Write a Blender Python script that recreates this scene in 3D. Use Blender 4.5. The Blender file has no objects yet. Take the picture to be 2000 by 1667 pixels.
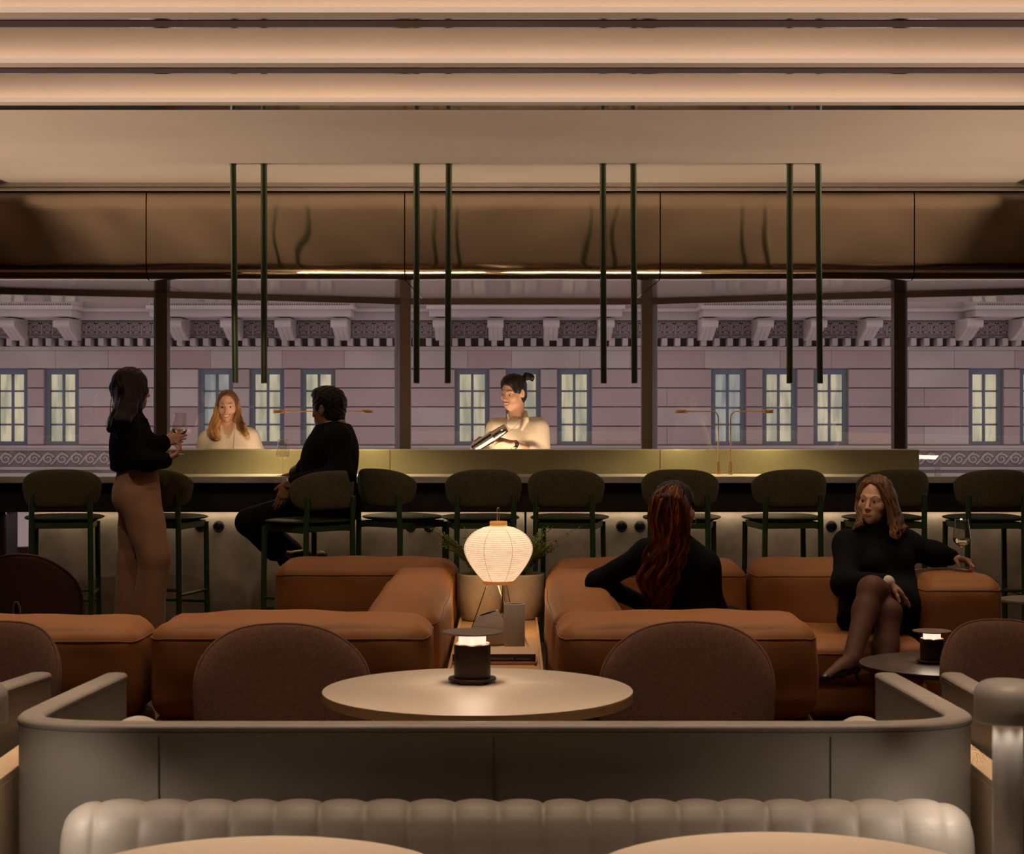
import bpy, bmesh, math, random
import numpy as np
from mathutils import Vector, Matrix
random.seed(7); RNG = np.random.default_rng(7)
SC = bpy.context.scene; COL = SC.collection
# ---------------------------------------------------------------- camera
F = 3700.0                       # focal length in pixels of the 2000 wide frame
HZ = 780.0                       # row of the horizon
EYE = 1.5
cd = bpy.data.cameras.new('camera'); cam = bpy.data.objects.new('camera', cd); COL.objects.link(cam)
cd.sensor_width = 36.0; cd.lens = F/2000*36.0
cd.shift_y = -(833.5-HZ)/2000
cd.clip_start = 0.1; cd.clip_end = 300
cam.location = (0, 0, EYE); cam.rotation_euler = (math.radians(90), 0, 0)
cd.dof.use_dof = True; cd.dof.focus_distance = 10.5; cd.dof.aperture_fstop = 13
SC.camera = cam
# ---------------------------------------------------------------- world, exposure
w = bpy.data.worlds.new('dusk'); SC.world = w; w.use_nodes = True
bgn = w.node_tree.nodes['Background']
bgn.inputs['Color'].default_value = (0.67, 0.56, 0.575, 1); bgn.inputs['Strength'].default_value = 1.30
SC.view_settings.view_transform = 'Standard'; SC.view_settings.look = 'None'
SC.view_settings.gamma = 1; SC.view_settings.use_curve_mapping = False
SC.view_settings.exposure = 0.0
SC.cycles.use_denoising = True
SC.cycles.max_bounces = 8; SC.cycles.diffuse_bounces = 4; SC.cycles.glossy_bounces = 4
SC.cycles.transmission_bounces = 8; SC.cycles.transparent_max_bounces = 12
SC.cycles.caustics_reflective = False; SC.cycles.caustics_refractive = False
SC.cycles.sample_clamp_indirect = 4.0
WARM = (1.0, 0.66, 0.42)
def lamp(name, kind, loc, power, color=WARM, rot=(0,0,0), size=0.1, size_y=None, spot=None, blend=0.6, parent=None):
    l = bpy.data.lights.new(name, kind); o = bpy.data.objects.new(name, l); COL.objects.link(o)
    l.energy = power; l.color = color; o.location = loc; o.rotation_euler = rot
    if kind == 'AREA':
        l.shape = 'RECTANGLE' if size_y else 'DISK'; l.size = size
        if size_y: l.size_y = size_y
    else: l.shadow_soft_size = size
    if kind == 'SPOT': l.spot_size = spot; l.spot_blend = blend
    if parent: o.parent = parent
    return o
COVE_Y = [0.7, 1.9, 3.05, 4.2, 5.35, 6.5, 7.45, 8.55, 9.66]   # far wall of every ceiling cove
for i, cy in enumerate(COVE_Y):  # LED strips lying in the coves, shining up
    if i > 4: lamp('cove_strip_light', 'AREA', (0.1, cy-0.050, 3.0125), 7.6, (1.0, 0.71, 0.52), (math.pi, 0, 0), 9.0, 0.035)
for i, cy in enumerate(COVE_Y[:-1]):  # soft linear downlights in the bronze slots
    if i < 2: continue
    s = lamp('slot_downlight', 'AREA', (0.1, cy+0.26, 3.02), (0, 0, 24, 26, 20, 15, 14, 16)[i], (1.0, 0.72, 0.50), (0, 0, 0), 8.6, 0.05); s.data.spread = math.radians((0,0,34,42,42,50,60,62)[i])
for x in (-3.3, -2.4, -1.5, -0.6, 0.3, 1.2, 2.1, 3.0, 3.9):   # small adjustable spots in the slot nearest the bar, washing the stools and the bar front
    lamp('slot_spot', 'SPOT', (x, 8.80, 3.0), 21, (1.0, 0.74, 0.52), (math.radians(49), 0, 0), 0.03, spot=math.radians(44), blend=1.0)
for x, tx, tz, pw, sp in ((-1.5, -1.98, 1.42, 330, 11), (0.4, 0.04, 1.45, 130, 11)):   # two tight ones on the bar staff
    dv = Vector((tx-x, 13.2-8.80, tz-3.0)); lamp('slot_spot', 'SPOT', (x, 8.80, 3.0), pw, (1.0, 0.72, 0.46), dv.to_track_quat('-Z', 'Y').to_euler(), 0.03, spot=math.radians(sp), blend=0.8)
lamp('slot_spot', 'SPOT', (1.0, 6.76, 3.0), 60, (1.0, 0.74, 0.52), Vector((0.70, 2.34, -2.05)).to_track_quat('-Z', 'Y').to_euler(), 0.03, spot=math.radians(17), blend=1.0)
s = lamp('bar_work_light', 'AREA', (-0.1, 12.80, 0.955), 19, (1.0, 0.74, 0.52), (math.radians(180-36), 0, 0), 3.2, 0.06); s.data.spread = math.radians(130)
s = lamp('bar_work_light', 'AREA', (0.15, 12.92, 0.955), 1.8, (1.0, 0.70, 0.42), (math.radians(180+15), 0, 0), 4.6, 0.04); s.data.spread = math.radians(130)
for sg in (-1, 1):               # added strips out of view at both sides, brightening the ceiling
    for yc, ln, pw in ((7.4, 3.4, 24), (11.2, 4.4, 33)):
        s = lamp('added_side_uplight', 'AREA', (sg*6.85, yc, 1.92), pw, (1.0, 0.72, 0.50), Vector((-sg*0.97, 0, 0.235)).to_track_quat('-Z', 'Y').to_euler(), ln, 0.12); s.data.spread = math.radians(22)
s = lamp('under_counter_light', 'AREA', (0.4, 12.265, 0.770), 3.6, (1.0, 0.74, 0.50), (math.radians(20), 0, 0), 7.4, 0.015)
# ---------------------------------------------------------------- picture row/column + distance -> point in the room
def X(px, d): return (px-1000)*d/F
def Z(py, d): return EYE-(py-HZ)*d/F
def P(px, py, d): return Vector((X(px, d), d, Z(py, d)))
# ---------------------------------------------------------------- tags
def tag(o, label=None, cat=None, group=None, kind=None):
    if label: o['label'] = label
    if cat: o['category'] = cat
    if group: o['group'] = group
    if kind: o['kind'] = kind
    return o
def thing(name, label, cat, loc=(0,0,0), rz=0, group=None):
    o = bpy.data.objects.new(name, None); COL.objects.link(o); o.location = loc; o.rotation_euler = (0,0,rz)
    o.empty_display_size = 0.05
    return tag(o, label, cat, group)
def mesh_obj(name, me, mat, parent=None, smooth=False):
    o = bpy.data.objects.new(name, me); COL.objects.link(o)
    if mat is not None and not me.materials: me.materials.append(mat)
    if smooth:
        me.polygons.foreach_set('use_smooth', [True]*len(me.polygons)); me.update()
    if parent: o.parent = parent
    return o
def children(o): return [c for c in COL.objects if c.parent == o]
def copy_tree(o, parent=None):
    kids = children(o)
    c = o.copy(); COL.objects.link(c)
    if parent: c.parent = parent
    for ch in kids: copy_tree(ch, c)
    return c
# ---------------------------------------------------------------- mesh builder
class MB:
    def __init__(s): s.v = []; s.f = []; s.m = []; s.mi = 0; s.sm = []
    def add(s, vs, fs, smooth=False):
        n = len(s.v); s.v.extend([tuple(p) for p in vs])
        for f in fs: s.f.append(tuple(i+n for i in f)); s.m.append(s.mi); s.sm.append(smooth)
        return s
    def box(s, x0, x1, y0, y1, z0, z1, M=None):
        vs = [(x,y,z) for x in (x0,x1) for y in (y0,y1) for z in (z0,z1)]
        if M is not None: vs = [M @ Vector(p) for p in vs]
        return s.add(vs, [(0,1,3,2),(4,6,7,5),(0,4,5,1),(2,3,7,6),(0,2,6,4),(1,5,7,3)])
    def tube(s, pts, r, n=10, caps=True, closed=False):
        pts = [Vector(p) for p in pts]; m = len(pts)
        rs = r if isinstance(r, (list, tuple, np.ndarray)) else [r]*m
        vs = []; prev = None
        for i, p in enumerate(pts):
            a = pts[i-1] if (i > 0 or closed) else p; b = pts[(i+1) % m] if (i < m-1 or closed) else p
            t = (b-a)
            if t.length < 1e-9: t = Vector((0,0,1))
            t.normalize()
            if prev is None: up = Vector((0,0,1)) if abs(t.z) < 0.9 else Vector((1,0,0)); u = t.cross(up).normalized()
            else:
                u = prev - t*prev.dot(t)
                u = u.normalized() if u.length > 1e-6 else t.cross(Vector((0,1,0.3))).normalized()
            prev = u; v = t.cross(u)
            for k in range(n):
                a_ = 2*math.pi*k/n; vs.append(p+(u*math.cos(a_)+v*math.sin(a_))*rs[i])
        fs = []
        for i in range(m if closed else m-1):
            j = (i+1) % m
            for k in range(n): fs.append((i*n+k, i*n+(k+1)%n, j*n+(k+1)%n, j*n+k))
        s.add(vs, fs, True)
        if caps and not closed:
            s.add(vs[:n], [tuple(range(n-1,-1,-1))]); s.add(vs[-n:], [tuple(range(n))])
        return s
    def lathe(s, prof, c=(0,0,0), n=48, M=None, smooth=True, sharp=None):
        c = Vector(c); vs = []
        for (r, z) in prof:
            for k in range(n):
                a = 2*math.pi*k/n; p = Vector((r*math.cos(a), r*math.sin(a), z))
                if M is not None: p = M @ p
                vs.append(c+p)
        fs = [(i*n+k, i*n+(k+1)%n, (i+1)*n+(k+1)%n, (i+1)*n+k) for i in range(len(prof)-1) for k in range(n)]
        return s.add(vs, fs, smooth)
    def cyl(s, c, r, z0, z1, n=32, bev=0.0):
        b = min(bev, r*0.9, abs(z1-z0)*0.45)
        if b > 0:
            pr = [(1e-4, z0), (r-b, z0)] + [(r-b+b*math.sin(t), z0+b-b*math.cos(t)) for t in (0.4,0.8,1.2,1.57)] + \
                 [(r-b+b*math.cos(t), z1-b+b*math.sin(t)) for t in (0.0,0.4,0.8,1.2,1.57)] + [(r-b, z1), (1e-4, z1)]
            return s.lathe(pr, c, n)
        s.lathe([(r, z0), (r, z1)], c, n)
        s.lathe([(1e-4, z0), (r, z0)], c, n, smooth=False); return s.lathe([(r, z1), (1e-4, z1)], c, n, smooth=False)
    def prism(s, poly, z0, z1, M=None):
        n = len(poly); vs = [(x,y,z0) for x,y in poly]+[(x,y,z1) for x,y in poly]
        if M is not None: vs = [M @ Vector(p) for p in vs]
        return s.add(vs, [tuple(range(n-1,-1,-1)), tuple(range(n,2*n))]+[(i,(i+1)%n,n+(i+1)%n,n+i) for i in range(n)])
    def grid(s, rows, closed_u=False, smooth=True):
        m = len(rows); n = len(rows[0]); vs = [p for r in rows for p in r]
        fs = [(i*n+k, i*n+(k+1)%n, (i+1)*n+(k+1)%n, (i+1)*n+k) for i in range(m-1) for k in range(n if closed_u else n-1)]
        return s.add(vs, fs, smooth)
    def build(s, name, mats, parent=None, bevel=0.0, recalc=True):
        me = bpy.data.meshes.new(name); me.from_pydata(s.v, [], s.f)
        mats = mats if isinstance(mats, (list, tuple)) else [mats]
        for m_ in mats: me.materials.append(m_)
        me.polygons.foreach_set('material_index', s.m); me.polygons.foreach_set('use_smooth', s.sm)
        if recalc:
            bm = bmesh.new(); bm.from_mesh(me); bmesh.ops.recalc_face_normals(bm, faces=bm.faces); bm.to_mesh(me); bm.free()
        me.update()
        o = mesh_obj(name, me, None, parent)
        if bevel > 0:
            b = o.modifiers.new('bevel', 'BEVEL'); b.width = bevel; b.segments = 3; b.limit_method = 'ANGLE'; b.angle_limit = math.radians(40)
            b.harden_normals = False
        return o
def box_obj(name, x0, x1, y0, y1, z0, z1, mat, parent=None, bevel=0.004):
    return MB().box(x0,x1,y0,y1,z0,z1).build(name, mat, parent, bevel)
def structure(o, label=None):
    o['kind'] = 'structure'
    if label: o['label'] = label
    return o
# ---------------------------------------------------------------- materials
def mat(name, base, rough=0.5, metal=0.0, col2=None, nscale=5.0, nstretch=(1,1,1), bump=0.0, bscale=80.0, bstretch=(1,1,1),
        sheen=0.0, spec=0.5, emit=None, estr=0.0, trans=0.0, alpha=1.0, aniso=0.0, detail=4.0, sss=0.0, coat=0.0, ramp=(0.35,0.65)):
    m = bpy.data.materials.new(name); m.use_nodes = True; nt = m.node_tree; N = nt.nodes; L = nt.links
    b = N['Principled BSDF']
    b.inputs['Base Color'].default_value = (*base, 1); b.inputs['Roughness'].default_value = rough
    b.inputs['Metallic'].default_value = metal; b.inputs['Specular IOR Level'].default_value = spec
    b.inputs['Sheen Weight'].default_value = sheen
    if sss: b.inputs['Subsurface Weight'].default_value = sss; b.inputs['Subsurface Radius'].default_value = (0.01,0.004,0.002)
    if coat: b.inputs['Coat Weight'].default_value = coat
    if emit: b.inputs['Emission Color'].default_value = (*emit,1); b.inputs['Emission Strength'].default_value = estr
    if trans: b.inputs['Transmission Weight'].default_value = trans
    if alpha < 1: b.inputs['Alpha'].default_value = alpha
    tc = N.new('ShaderNodeTexCoord')
    def noise(scale, stretch, det):
        mp = N.new('ShaderNodeMapping'); mp.inputs['Scale'].default_value = stretch; L.new(tc.outputs['Object'], mp.inputs['Vector'])
        n = N.new('ShaderNodeTexNoise'); n.inputs['Scale'].default_value = scale; n.inputs['Detail'].default_value = det
        L.new(mp.outputs['Vector'], n.inputs['Vector']); return n
    if col2 is not None:
        n = noise(nscale, nstretch, detail); r = N.new('ShaderNodeValToRGB')
        r.color_ramp.elements[0].position = ramp[0]; r.color_ramp.elements[1].position = ramp[1]
        r.color_ramp.elements[0].color = (*base,1); r.color_ramp.elements[1].color = (*col2,1)
        L.new(n.outputs['Fac'], r.inputs['Fac']); L.new(r.outputs['Color'], b.inputs['Base Color'])
    if bump > 0:
        n = noise(bscale, bstretch, 3.0); bp = N.new('ShaderNodeBump'); bp.inputs['Strength'].default_value = bump; bp.inputs['Distance'].default_value = 0.01
        L.new(n.outputs['Fac'], bp.inputs['Height']); L.new(bp.outputs['Normal'], b.inputs['Normal'])
    if aniso: b.inputs['Anisotropic'].default_value = aniso
    return m
M = {}
M['plaster']  = mat('warm_plaster', (0.58,0.51,0.44), 0.8, col2=(0.54,0.47,0.41), nscale=1.2, bump=0.05, bscale=30)
M['bronze']   = mat('brown_bronze', (0.10,0.056,0.026), 0.4, 0.5)
M['mirror']   = mat('chrome_strip', (0.7,0.7,0.75), 0.08, 1.0)
M['darkgap']  = mat('shadow_gap', (0.02,0.015,0.012), 0.8)
M['floor']    = mat('dark_timber_floor', (0.11,0.06,0.035), 0.75, spec=0.15, col2=(0.07,0.04,0.025), nscale=3, nstretch=(8,0.6,1), bump=0.1, bscale=20, bstretch=(6,0.5,1))
M['wall']     = mat('dark_brown_wall', (0.10,0.065,0.045), 0.6, col2=(0.14,0.09,0.06), nscale=1.0)
M['wall_pale']= mat('ochre_back_wall', (0.50,0.38,0.22), 0.7, col2=(0.60,0.45,0.28), nscale=0.6)
M['alu']      = mat('brown_mullion', (0.17,0.105,0.068), 0.42, 0.3)
M['silver']   = mat('silver_mullion_edge', (0.48,0.47,0.52), 0.4, 0.6)
M['concrete'] = mat('polished_concrete', (0.50,0.445,0.365), 0.6, spec=0.3, col2=(0.27,0.24,0.195), nscale=4.2, detail=8, bump=0.12, bscale=18, ramp=(0.38,0.68))
M['stone_top']= mat('pale_stone_worktop', (0.60,0.57,0.52), 0.3, col2=(0.42,0.40,0.37), nscale=7, nstretch=(1,1,4), detail=7)
M['black']    = mat('black_fascia', (0.018,0.014,0.014), 0.45)
M['socket']   = mat('black_socket', (0.008,0.008,0.012), 0.25)
M['green_metal'] = mat('olive_satin_metal', (0.38,0.35,0.20), 0.42, 0.72, bump=0.03, bscale=200)
M['green_paint'] = mat('green_powder_coat', (0.035,0.075,0.028), 0.42, bump=0.02, bscale=400)
M['pendant']  = mat('dark_green_tube', (0.035,0.055,0.018), 0.38, 0.25)
M['green_fabric'] = mat('olive_wool', (0.125,0.112,0.060), 0.95, col2=(0.092,0.082,0.042), nscale=60, sheen=0.15, spec=0.2, bump=0.35, bscale=420)
M['green_leather'] = mat('dark_green_leather', (0.035,0.045,0.022), 0.62, spec=0.2, bump=0.1, bscale=120)
M['brass']    = mat('brushed_brass', (0.88,0.58,0.32), 0.42, 0.85)
M['tan']      = mat('tan_leather', (0.31,0.132,0.042), 0.62, col2=(0.26,0.105,0.032), nscale=2.5, bump=0.10, bscale=14, spec=0.3)
M['tan_seam'] = mat('tan_leather_seam', (0.20,0.085,0.03), 0.7)
M['grey_leather'] = mat('taupe_leather', (0.30,0.265,0.225), 0.50, col2=(0.26,0.23,0.195), nscale=3, bump=0.06, bscale=90)
M['bolster'] = mat('pale_grey_bolster', (0.36,0.33,0.29), 0.7)
M['grey_seam'] = mat('taupe_stitching', (0.16,0.14,0.12), 0.7)
M['brown_fabric'] = mat('brown_wool', (0.105,0.050,0.031), 0.95, col2=(0.080,0.037,0.023), nscale=90, sheen=0.08, spec=0.2, bump=0.35, bscale=380)
M['brown_leather'] = mat('oxblood_leather', (0.055,0.022,0.016), 0.45, bump=0.06, bscale=60)
M['oak']      = mat('pale_oak', (0.56,0.37,0.18), 0.5, col2=(0.48,0.30,0.14), nscale=4, nstretch=(0.6,0.6,9), detail=6)
M['oak_panel']= mat('pale_oak_panel', (0.62,0.47,0.30), 0.5, col2=(0.54,0.39,0.24), nscale=3, nstretch=(5,5,0.6), detail=6)
M['laminate'] = mat('cream_laminate', (0.52,0.44,0.35), 0.45, col2=(0.49,0.41,0.325), nscale=2, bump=0.01)
M['dark_top'] = mat('dark_timber_top', (0.06,0.045,0.035), 0.40, col2=(0.045,0.034,0.028), nscale=5, nstretch=(6,1,1))
M['dark_metal']= mat('dark_bronze_metal', (0.055,0.030,0.024), 0.42, 0.5)
M['cap_metal']= mat('mocha_metal', (0.20,0.145,0.115), 0.45, 0.35)
M['white_metal']= mat('stone_white_metal', (0.50,0.47,0.43), 0.45)
M['ceramic']  = mat('grey_ceramic', (0.42,0.38,0.34), 0.5, col2=(0.36,0.33,0.29), nscale=8)
M['ceramic_in']= mat('glazed_dark_inside', (0.03,0.028,0.03), 0.15)
M['pot']      = mat('limewashed_pot', (0.50,0.43,0.33), 0.85, col2=(0.40,0.34,0.26), nscale=9, bump=0.2, bscale=60)
M['soil']     = mat('potting_soil', (0.04,0.028,0.02), 0.95, bump=0.6, bscale=60)
M['leaf']     = mat('fern_leaf', (0.13,0.22,0.045), 0.5, col2=(0.20,0.28,0.06), nscale=20)
M['stem']     = mat('fern_stem', (0.16,0.18,0.06), 0.6)
M['bamboo']   = mat('honey_bamboo_hoop', (0.75,0.36,0.09), 0.5, emit=(1.0,0.42,0.10), estr=0.16)
M['wire']     = mat('thin_dark_wire', (0.03,0.018,0.014), 0.4, 0.6)
M['rib_line'] = mat('paper_rib_line', (0.42,0.27,0.15), 0.8)
M['rib_wire'] = mat('lantern_meridian', (0.12,0.075,0.045), 0.7)
M['cable']    = mat('white_cable', (0.6,0.52,0.4), 0.5)
M['paper_spine'] = mat('black_book_cover', (0.022,0.014,0.018), 0.5)
M['paper_tan']= mat('kraft_book_cover', (0.55,0.38,0.24), 0.6)
M['paper']    = mat('book_pages', (0.60,0.52,0.42), 0.8)
M['pink']     = mat('pink_book_cover', (0.60,0.26,0.20), 0.6)
M['ink']      = mat('pale_lettering', (0.42,0.33,0.27), 0.6)
M['ink_dark'] = mat('black_badge_ink', (0.03,0.03,0.03), 0.6)
M['skin_f']   = mat('fair_skin', (0.66,0.38,0.26), 0.55, sss=0.08, col2=(0.60,0.33,0.225), nscale=25)
M['skin_m']   = mat('light_skin', (0.60,0.33,0.205), 0.55, sss=0.08, col2=(0.54,0.29,0.18), nscale=25)
M['skin_d']   = mat('tan_skin', (0.34,0.17,0.09), 0.5, sss=0.05, col2=(0.29,0.145,0.075), nscale=25)
M['lip']      = mat('lips', (0.50,0.17,0.13), 0.5)
M['nail']     = mat('red_nail', (0.45,0.03,0.02), 0.25)
M['teeth']    = mat('teeth', (0.80,0.74,0.66), 0.3)
M['mouth']    = mat('mouth_dark', (0.10,0.03,0.025), 0.6)
M['eyewhite'] = mat('eye_white', (0.60,0.55,0.50), 0.3)
M['iris']     = mat('dark_iris', (0.03,0.018,0.01), 0.15)
M['brow']     = mat('eyebrow', (0.07,0.04,0.02), 0.8)
def hair_mat(n, c1, c2, sc=28): return mat(n, c1, 0.42, col2=c2, nscale=sc, nstretch=(1,1,0.12), bump=0.5, bscale=140, bstretch=(1,1,0.08), spec=0.18, ramp=(0.42,0.6))
M['hair_dark']= hair_mat('dark_brown_hair', (0.008,0.004,0.003), (0.018,0.008,0.006))
M['hair_black']= hair_mat('black_hair', (0.008,0.006,0.005), (0.018,0.013,0.010), 60)
M['hair_blonde']= hair_mat('honey_blonde_hair', (0.58,0.33,0.12), (0.36,0.17,0.055))
M['hair_root']= hair_mat('dark_blonde_roots', (0.10,0.05,0.022), (0.20,0.10,0.04))
M['hair_red'] = hair_mat('auburn_hair', (0.13,0.032,0.010), (0.045,0.012,0.006))
M['hair_redhi'] = hair_mat('copper_hair_strands', (0.34,0.10,0.03), (0.20,0.055,0.016))
M['hair_brown'] = hair_mat('chestnut_hair', (0.075,0.035,0.018), (0.15,0.075,0.035))
M['hair_brownhi'] = hair_mat('light_brown_hair_ends', (0.34,0.18,0.08), (0.20,0.10,0.045))
M['cloth_black']= mat('black_cloth', (0.0045,0.0045,0.006), 0.9, bump=0.2, bscale=60, sheen=0.0, spec=0.12)
M['cloth_navy']= mat('black_suit_cloth', (0.006,0.005,0.006), 0.85, bump=0.15, bscale=200, spec=0.12)
M['cloth_white']= mat('white_shirt', (0.62,0.58,0.52), 0.8, bump=0.15, bscale=60)
M['cloth_cream']= mat('cream_jacket_cloth', (0.66,0.55,0.40), 0.85, bump=0.25, bscale=45)
M['cloth_ivory']= mat('ivory_blouse', (0.68,0.57,0.43), 0.75, bump=0.2, bscale=30)
M['trouser']  = mat('tan_trouser_cloth', (0.47,0.27,0.165), 0.85, bump=0.18, bscale=120, sheen=0.2)
M['tights']   = mat('sheer_black_tights', (0.12,0.052,0.034), 0.6, col2=(0.085,0.036,0.024), nscale=8, spec=0.25)
M['shoe']     = mat('black_patent_shoe', (0.008,0.007,0.007), 0.25)
M['steel']    = mat('shaker_steel', (0.62,0.56,0.48), 0.18, 1.0)
M['wine']     = mat('white_wine', (0.95,0.80,0.45), 0.05, trans=1.0)
M['granite']  = mat('pink_granite', (0.41,0.315,0.295), 0.85, col2=(0.32,0.24,0.225), nscale=0.35, detail=9, bump=0.3, bscale=6, ramp=(0.3,0.7))
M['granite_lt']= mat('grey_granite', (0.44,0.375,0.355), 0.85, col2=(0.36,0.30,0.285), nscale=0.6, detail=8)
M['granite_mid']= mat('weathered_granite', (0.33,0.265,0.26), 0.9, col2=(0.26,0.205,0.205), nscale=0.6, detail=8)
M['granite_dk']= mat('dark_granite', (0.26,0.205,0.20), 0.9, col2=(0.20,0.155,0.155), nscale=0.6, detail=8)  # darker granite tone for joints, carved grounds and seams
M['win_frame']= mat('blue_grey_frame', (0.115,0.13,0.165), 0.6)
# glass
def glass_mat(name, rough=0.0, ior=1.45, tint=(1,1,1), thin=True, refl=1.0):
    m = bpy.data.materials.new(name); m.use_nodes = True; nt = m.node_tree; N = nt.nodes; L = nt.links
    N.remove(N['Principled BSDF']); out = N['Material Output']
    tr = N.new('ShaderNodeBsdfTransparent'); tr.inputs['Color'].default_value = (*tint,1)
    gl = N.new('ShaderNodeBsdfGlossy'); gl.inputs['Roughness'].default_value = rough
    lw = N.new('ShaderNodeLayerWeight'); lw.inputs['Blend'].default_value = 0.5
    pw = N.new('ShaderNodeMath'); pw.operation = 'POWER'; pw.inputs[1].default_value = 5.0; L.new(lw.outputs['Facing'], pw.inputs[0])
    fr = N.new('ShaderNodeMath'); fr.operation = 'MULTIPLY_ADD'; fr.inputs[1].default_value = 0.9; fr.inputs[2].default_value = 0.04; L.new(pw.outputs[0], fr.inputs[0])
    mu = N.new('ShaderNodeMath'); mu.operation = 'MULTIPLY'; mu.inputs[1].default_value = refl; mu.use_clamp = True
    mx = N.new('ShaderNodeMixShader'); L.new(fr.outputs[0], mu.inputs[0]); L.new(mu.outputs[0], mx.inputs['Fac']); L.new(tr.outputs[0], mx.inputs[1]); L.new(gl.outputs[0], mx.inputs[2])
    L.new(mx.outputs[0], out.inputs['Surface']); return m
M['pane'] = glass_mat('window_glass', 0.0, 1.5, (0.95,0.95,0.96), refl=3.2)
M['wineglass'] = glass_mat('wine_glass', 0.0, 1.55, (0.97,0.97,0.96), refl=1.8)
# emitters
def emis(name, col, s):
    m = bpy.data.materials.new(name); m.use_nodes = True; b = m.node_tree.nodes['Principled BSDF']
    b.inputs['Base Color'].default_value = (*col,1); b.inputs['Emission Color'].default_value = (*col,1); b.inputs['Emission Strength'].default_value = s
    b.inputs['Roughness'].default_value = 0.6
    return m
M['opal'] = emis('opal_glowing_diffuser', (1.0,0.70,0.52), 1.15)
M['baked_glow_lip'] = emis('cove_lip_baked_glow', (0.62,0.46,0.34), 0.75)  # emission stands in for light on the front of the cove lip
M['lamp_disc'] = emis('warm_led_disc', (1.0,0.72,0.40), 6.0)
M['led_ring'] = emis('warm_led_ring', (1.0,0.74,0.55), 3.0)
# stretched, hand-brushed stainless steel of the bulkhead
def steel_band():
    m = bpy.data.materials.new('brushed_stainless'); m.use_nodes = True; nt = m.node_tree; N = nt.nodes; L = nt.links
    b = N['Principled BSDF']; b.inputs['Base Color'].default_value = (0.60,0.49,0.37,1); b.inputs['Metallic'].default_value = 1; b.inputs['Roughness'].default_value = 0.085
    b.inputs['Anisotropic'].default_value = 0.9
    tg = N.new('ShaderNodeCombineXYZ'); tg.inputs[2].default_value = 1; tg.inputs[1].default_value = 0.3; L.new(tg.outputs[0], b.inputs['Tangent'])
    # microscopic horizontal brush lines: the normal rocks up and down only, so reflections smear vertically
    g = N.new('ShaderNodeNewGeometry'); vs = N.new('ShaderNodeVectorMath'); vs.operation = 'SCALE'; vs.inputs['Scale'].default_value = 9173.0; L.new(g.outputs['Position'], vs.inputs[0])
    wn = N.new('ShaderNodeTexWhiteNoise'); wn.noise_dimensions = '3D'; L.new(vs.outputs[0], wn.inputs['Vector'])
    s3 = N.new('ShaderNodeSeparateColor'); L.new(wn.outputs['Color'], s3.inputs[0])
    sa = N.new('ShaderNodeMath'); sa.operation = 'ADD'; L.new(s3.outputs[0], sa.inputs[0]); L.new(s3.outputs[1], sa.inputs[1])
    s = N.new('ShaderNodeMath'); s.operation = 'MULTIPLY_ADD'; s.inputs[1].default_value = 0.17; s.inputs[2].default_value = -0.17; L.new(sa.outputs[0], s.inputs[0])
    c = N.new('ShaderNodeCombineXYZ'); L.new(s.outputs[0], c.inputs[2]); L.new(s.outputs[0], c.inputs[1])
    ad = N.new('ShaderNodeVectorMath'); ad.operation = 'ADD'; L.new(g.outputs['Normal'], ad.inputs[0]); L.new(c.outputs[0], ad.inputs[1])
    nm = N.new('ShaderNodeVectorMath'); nm.operation = 'NORMALIZE'; L.new(ad.outputs[0], nm.inputs[0]); L.new(nm.outputs[0], b.inputs['Normal'])
    return m
M['steel_band'] = steel_band()
def lantern_paper():
    m = bpy.data.materials.new('lit_washi_paper'); m.use_nodes = True; nt = m.node_tree; N = nt.nodes; L = nt.links
    b = N['Principled BSDF']; b.inputs['Base Color'].default_value = (0.75,0.62,0.45,1); b.inputs['Roughness'].default_value = 0.9
    tc = N.new('ShaderNodeTexCoord'); n = N.new('ShaderNodeTexNoise'); n.inputs['Scale'].default_value = 60; n.inputs['Detail'].default_value = 6
    L.new(tc.outputs['Object'], n.inputs['Vector'])
    r = N.new('ShaderNodeValToRGB'); r.color_ramp.elements[0].color = (0.80,0.50,0.28,1); r.color_ramp.elements[1].color = (1.0,0.70,0.44,1)
    r.color_ramp.elements[0].position = 0.25; r.color_ramp.elements[1].position = 0.55
    L.new(n.outputs['Fac'], r.inputs['Fac']); L.new(r.outputs['Color'], b.inputs['Emission Color']); b.inputs['Emission Strength'].default_value = 0.92
    return m
M['washi'] = lantern_paper()
# ================================================================ the room
structure(MB().box(-7.2,7.2,-3.2,14.0,-0.12,0.0).build('floor', M['floor']))
structure(MB().box(-5.2,5.2,14.0,16.5,-0.12,0.0).build('floor', M['floor']))
structure(MB().box(-7.2,7.2,-3.3,-3.2,0,3.6).build('wall_rear', M['wall_pale']))
structure(MB().box(-7.3,-7.2,-3.3,14.1,0,3.6).build('wall_left', M['wall']))
structure(MB().box(7.2,7.3,-3.3,14.1,0,3.6).build('wall_right', M['wall']))
mb = MB(); mb.box(-7.2,-6.7,-3.2,13.4,1.80,1.86); mb.box(-6.74,-6.70,-3.2,13.4,1.86,1.90)  # made-up shelves holding the added uplight strips, out of view
structure(mb.build('trim_31', M['wall']), 'added unseen shelf under the left fill strips')
mb = MB(); mb.box(6.7,7.2,-3.2,13.4,1.80,1.86); mb.box(6.70,6.74,-3.2,13.4,1.86,1.90)
structure(mb.build('trim_32', M['wall']), 'added unseen shelf under the right fill strips')
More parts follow.
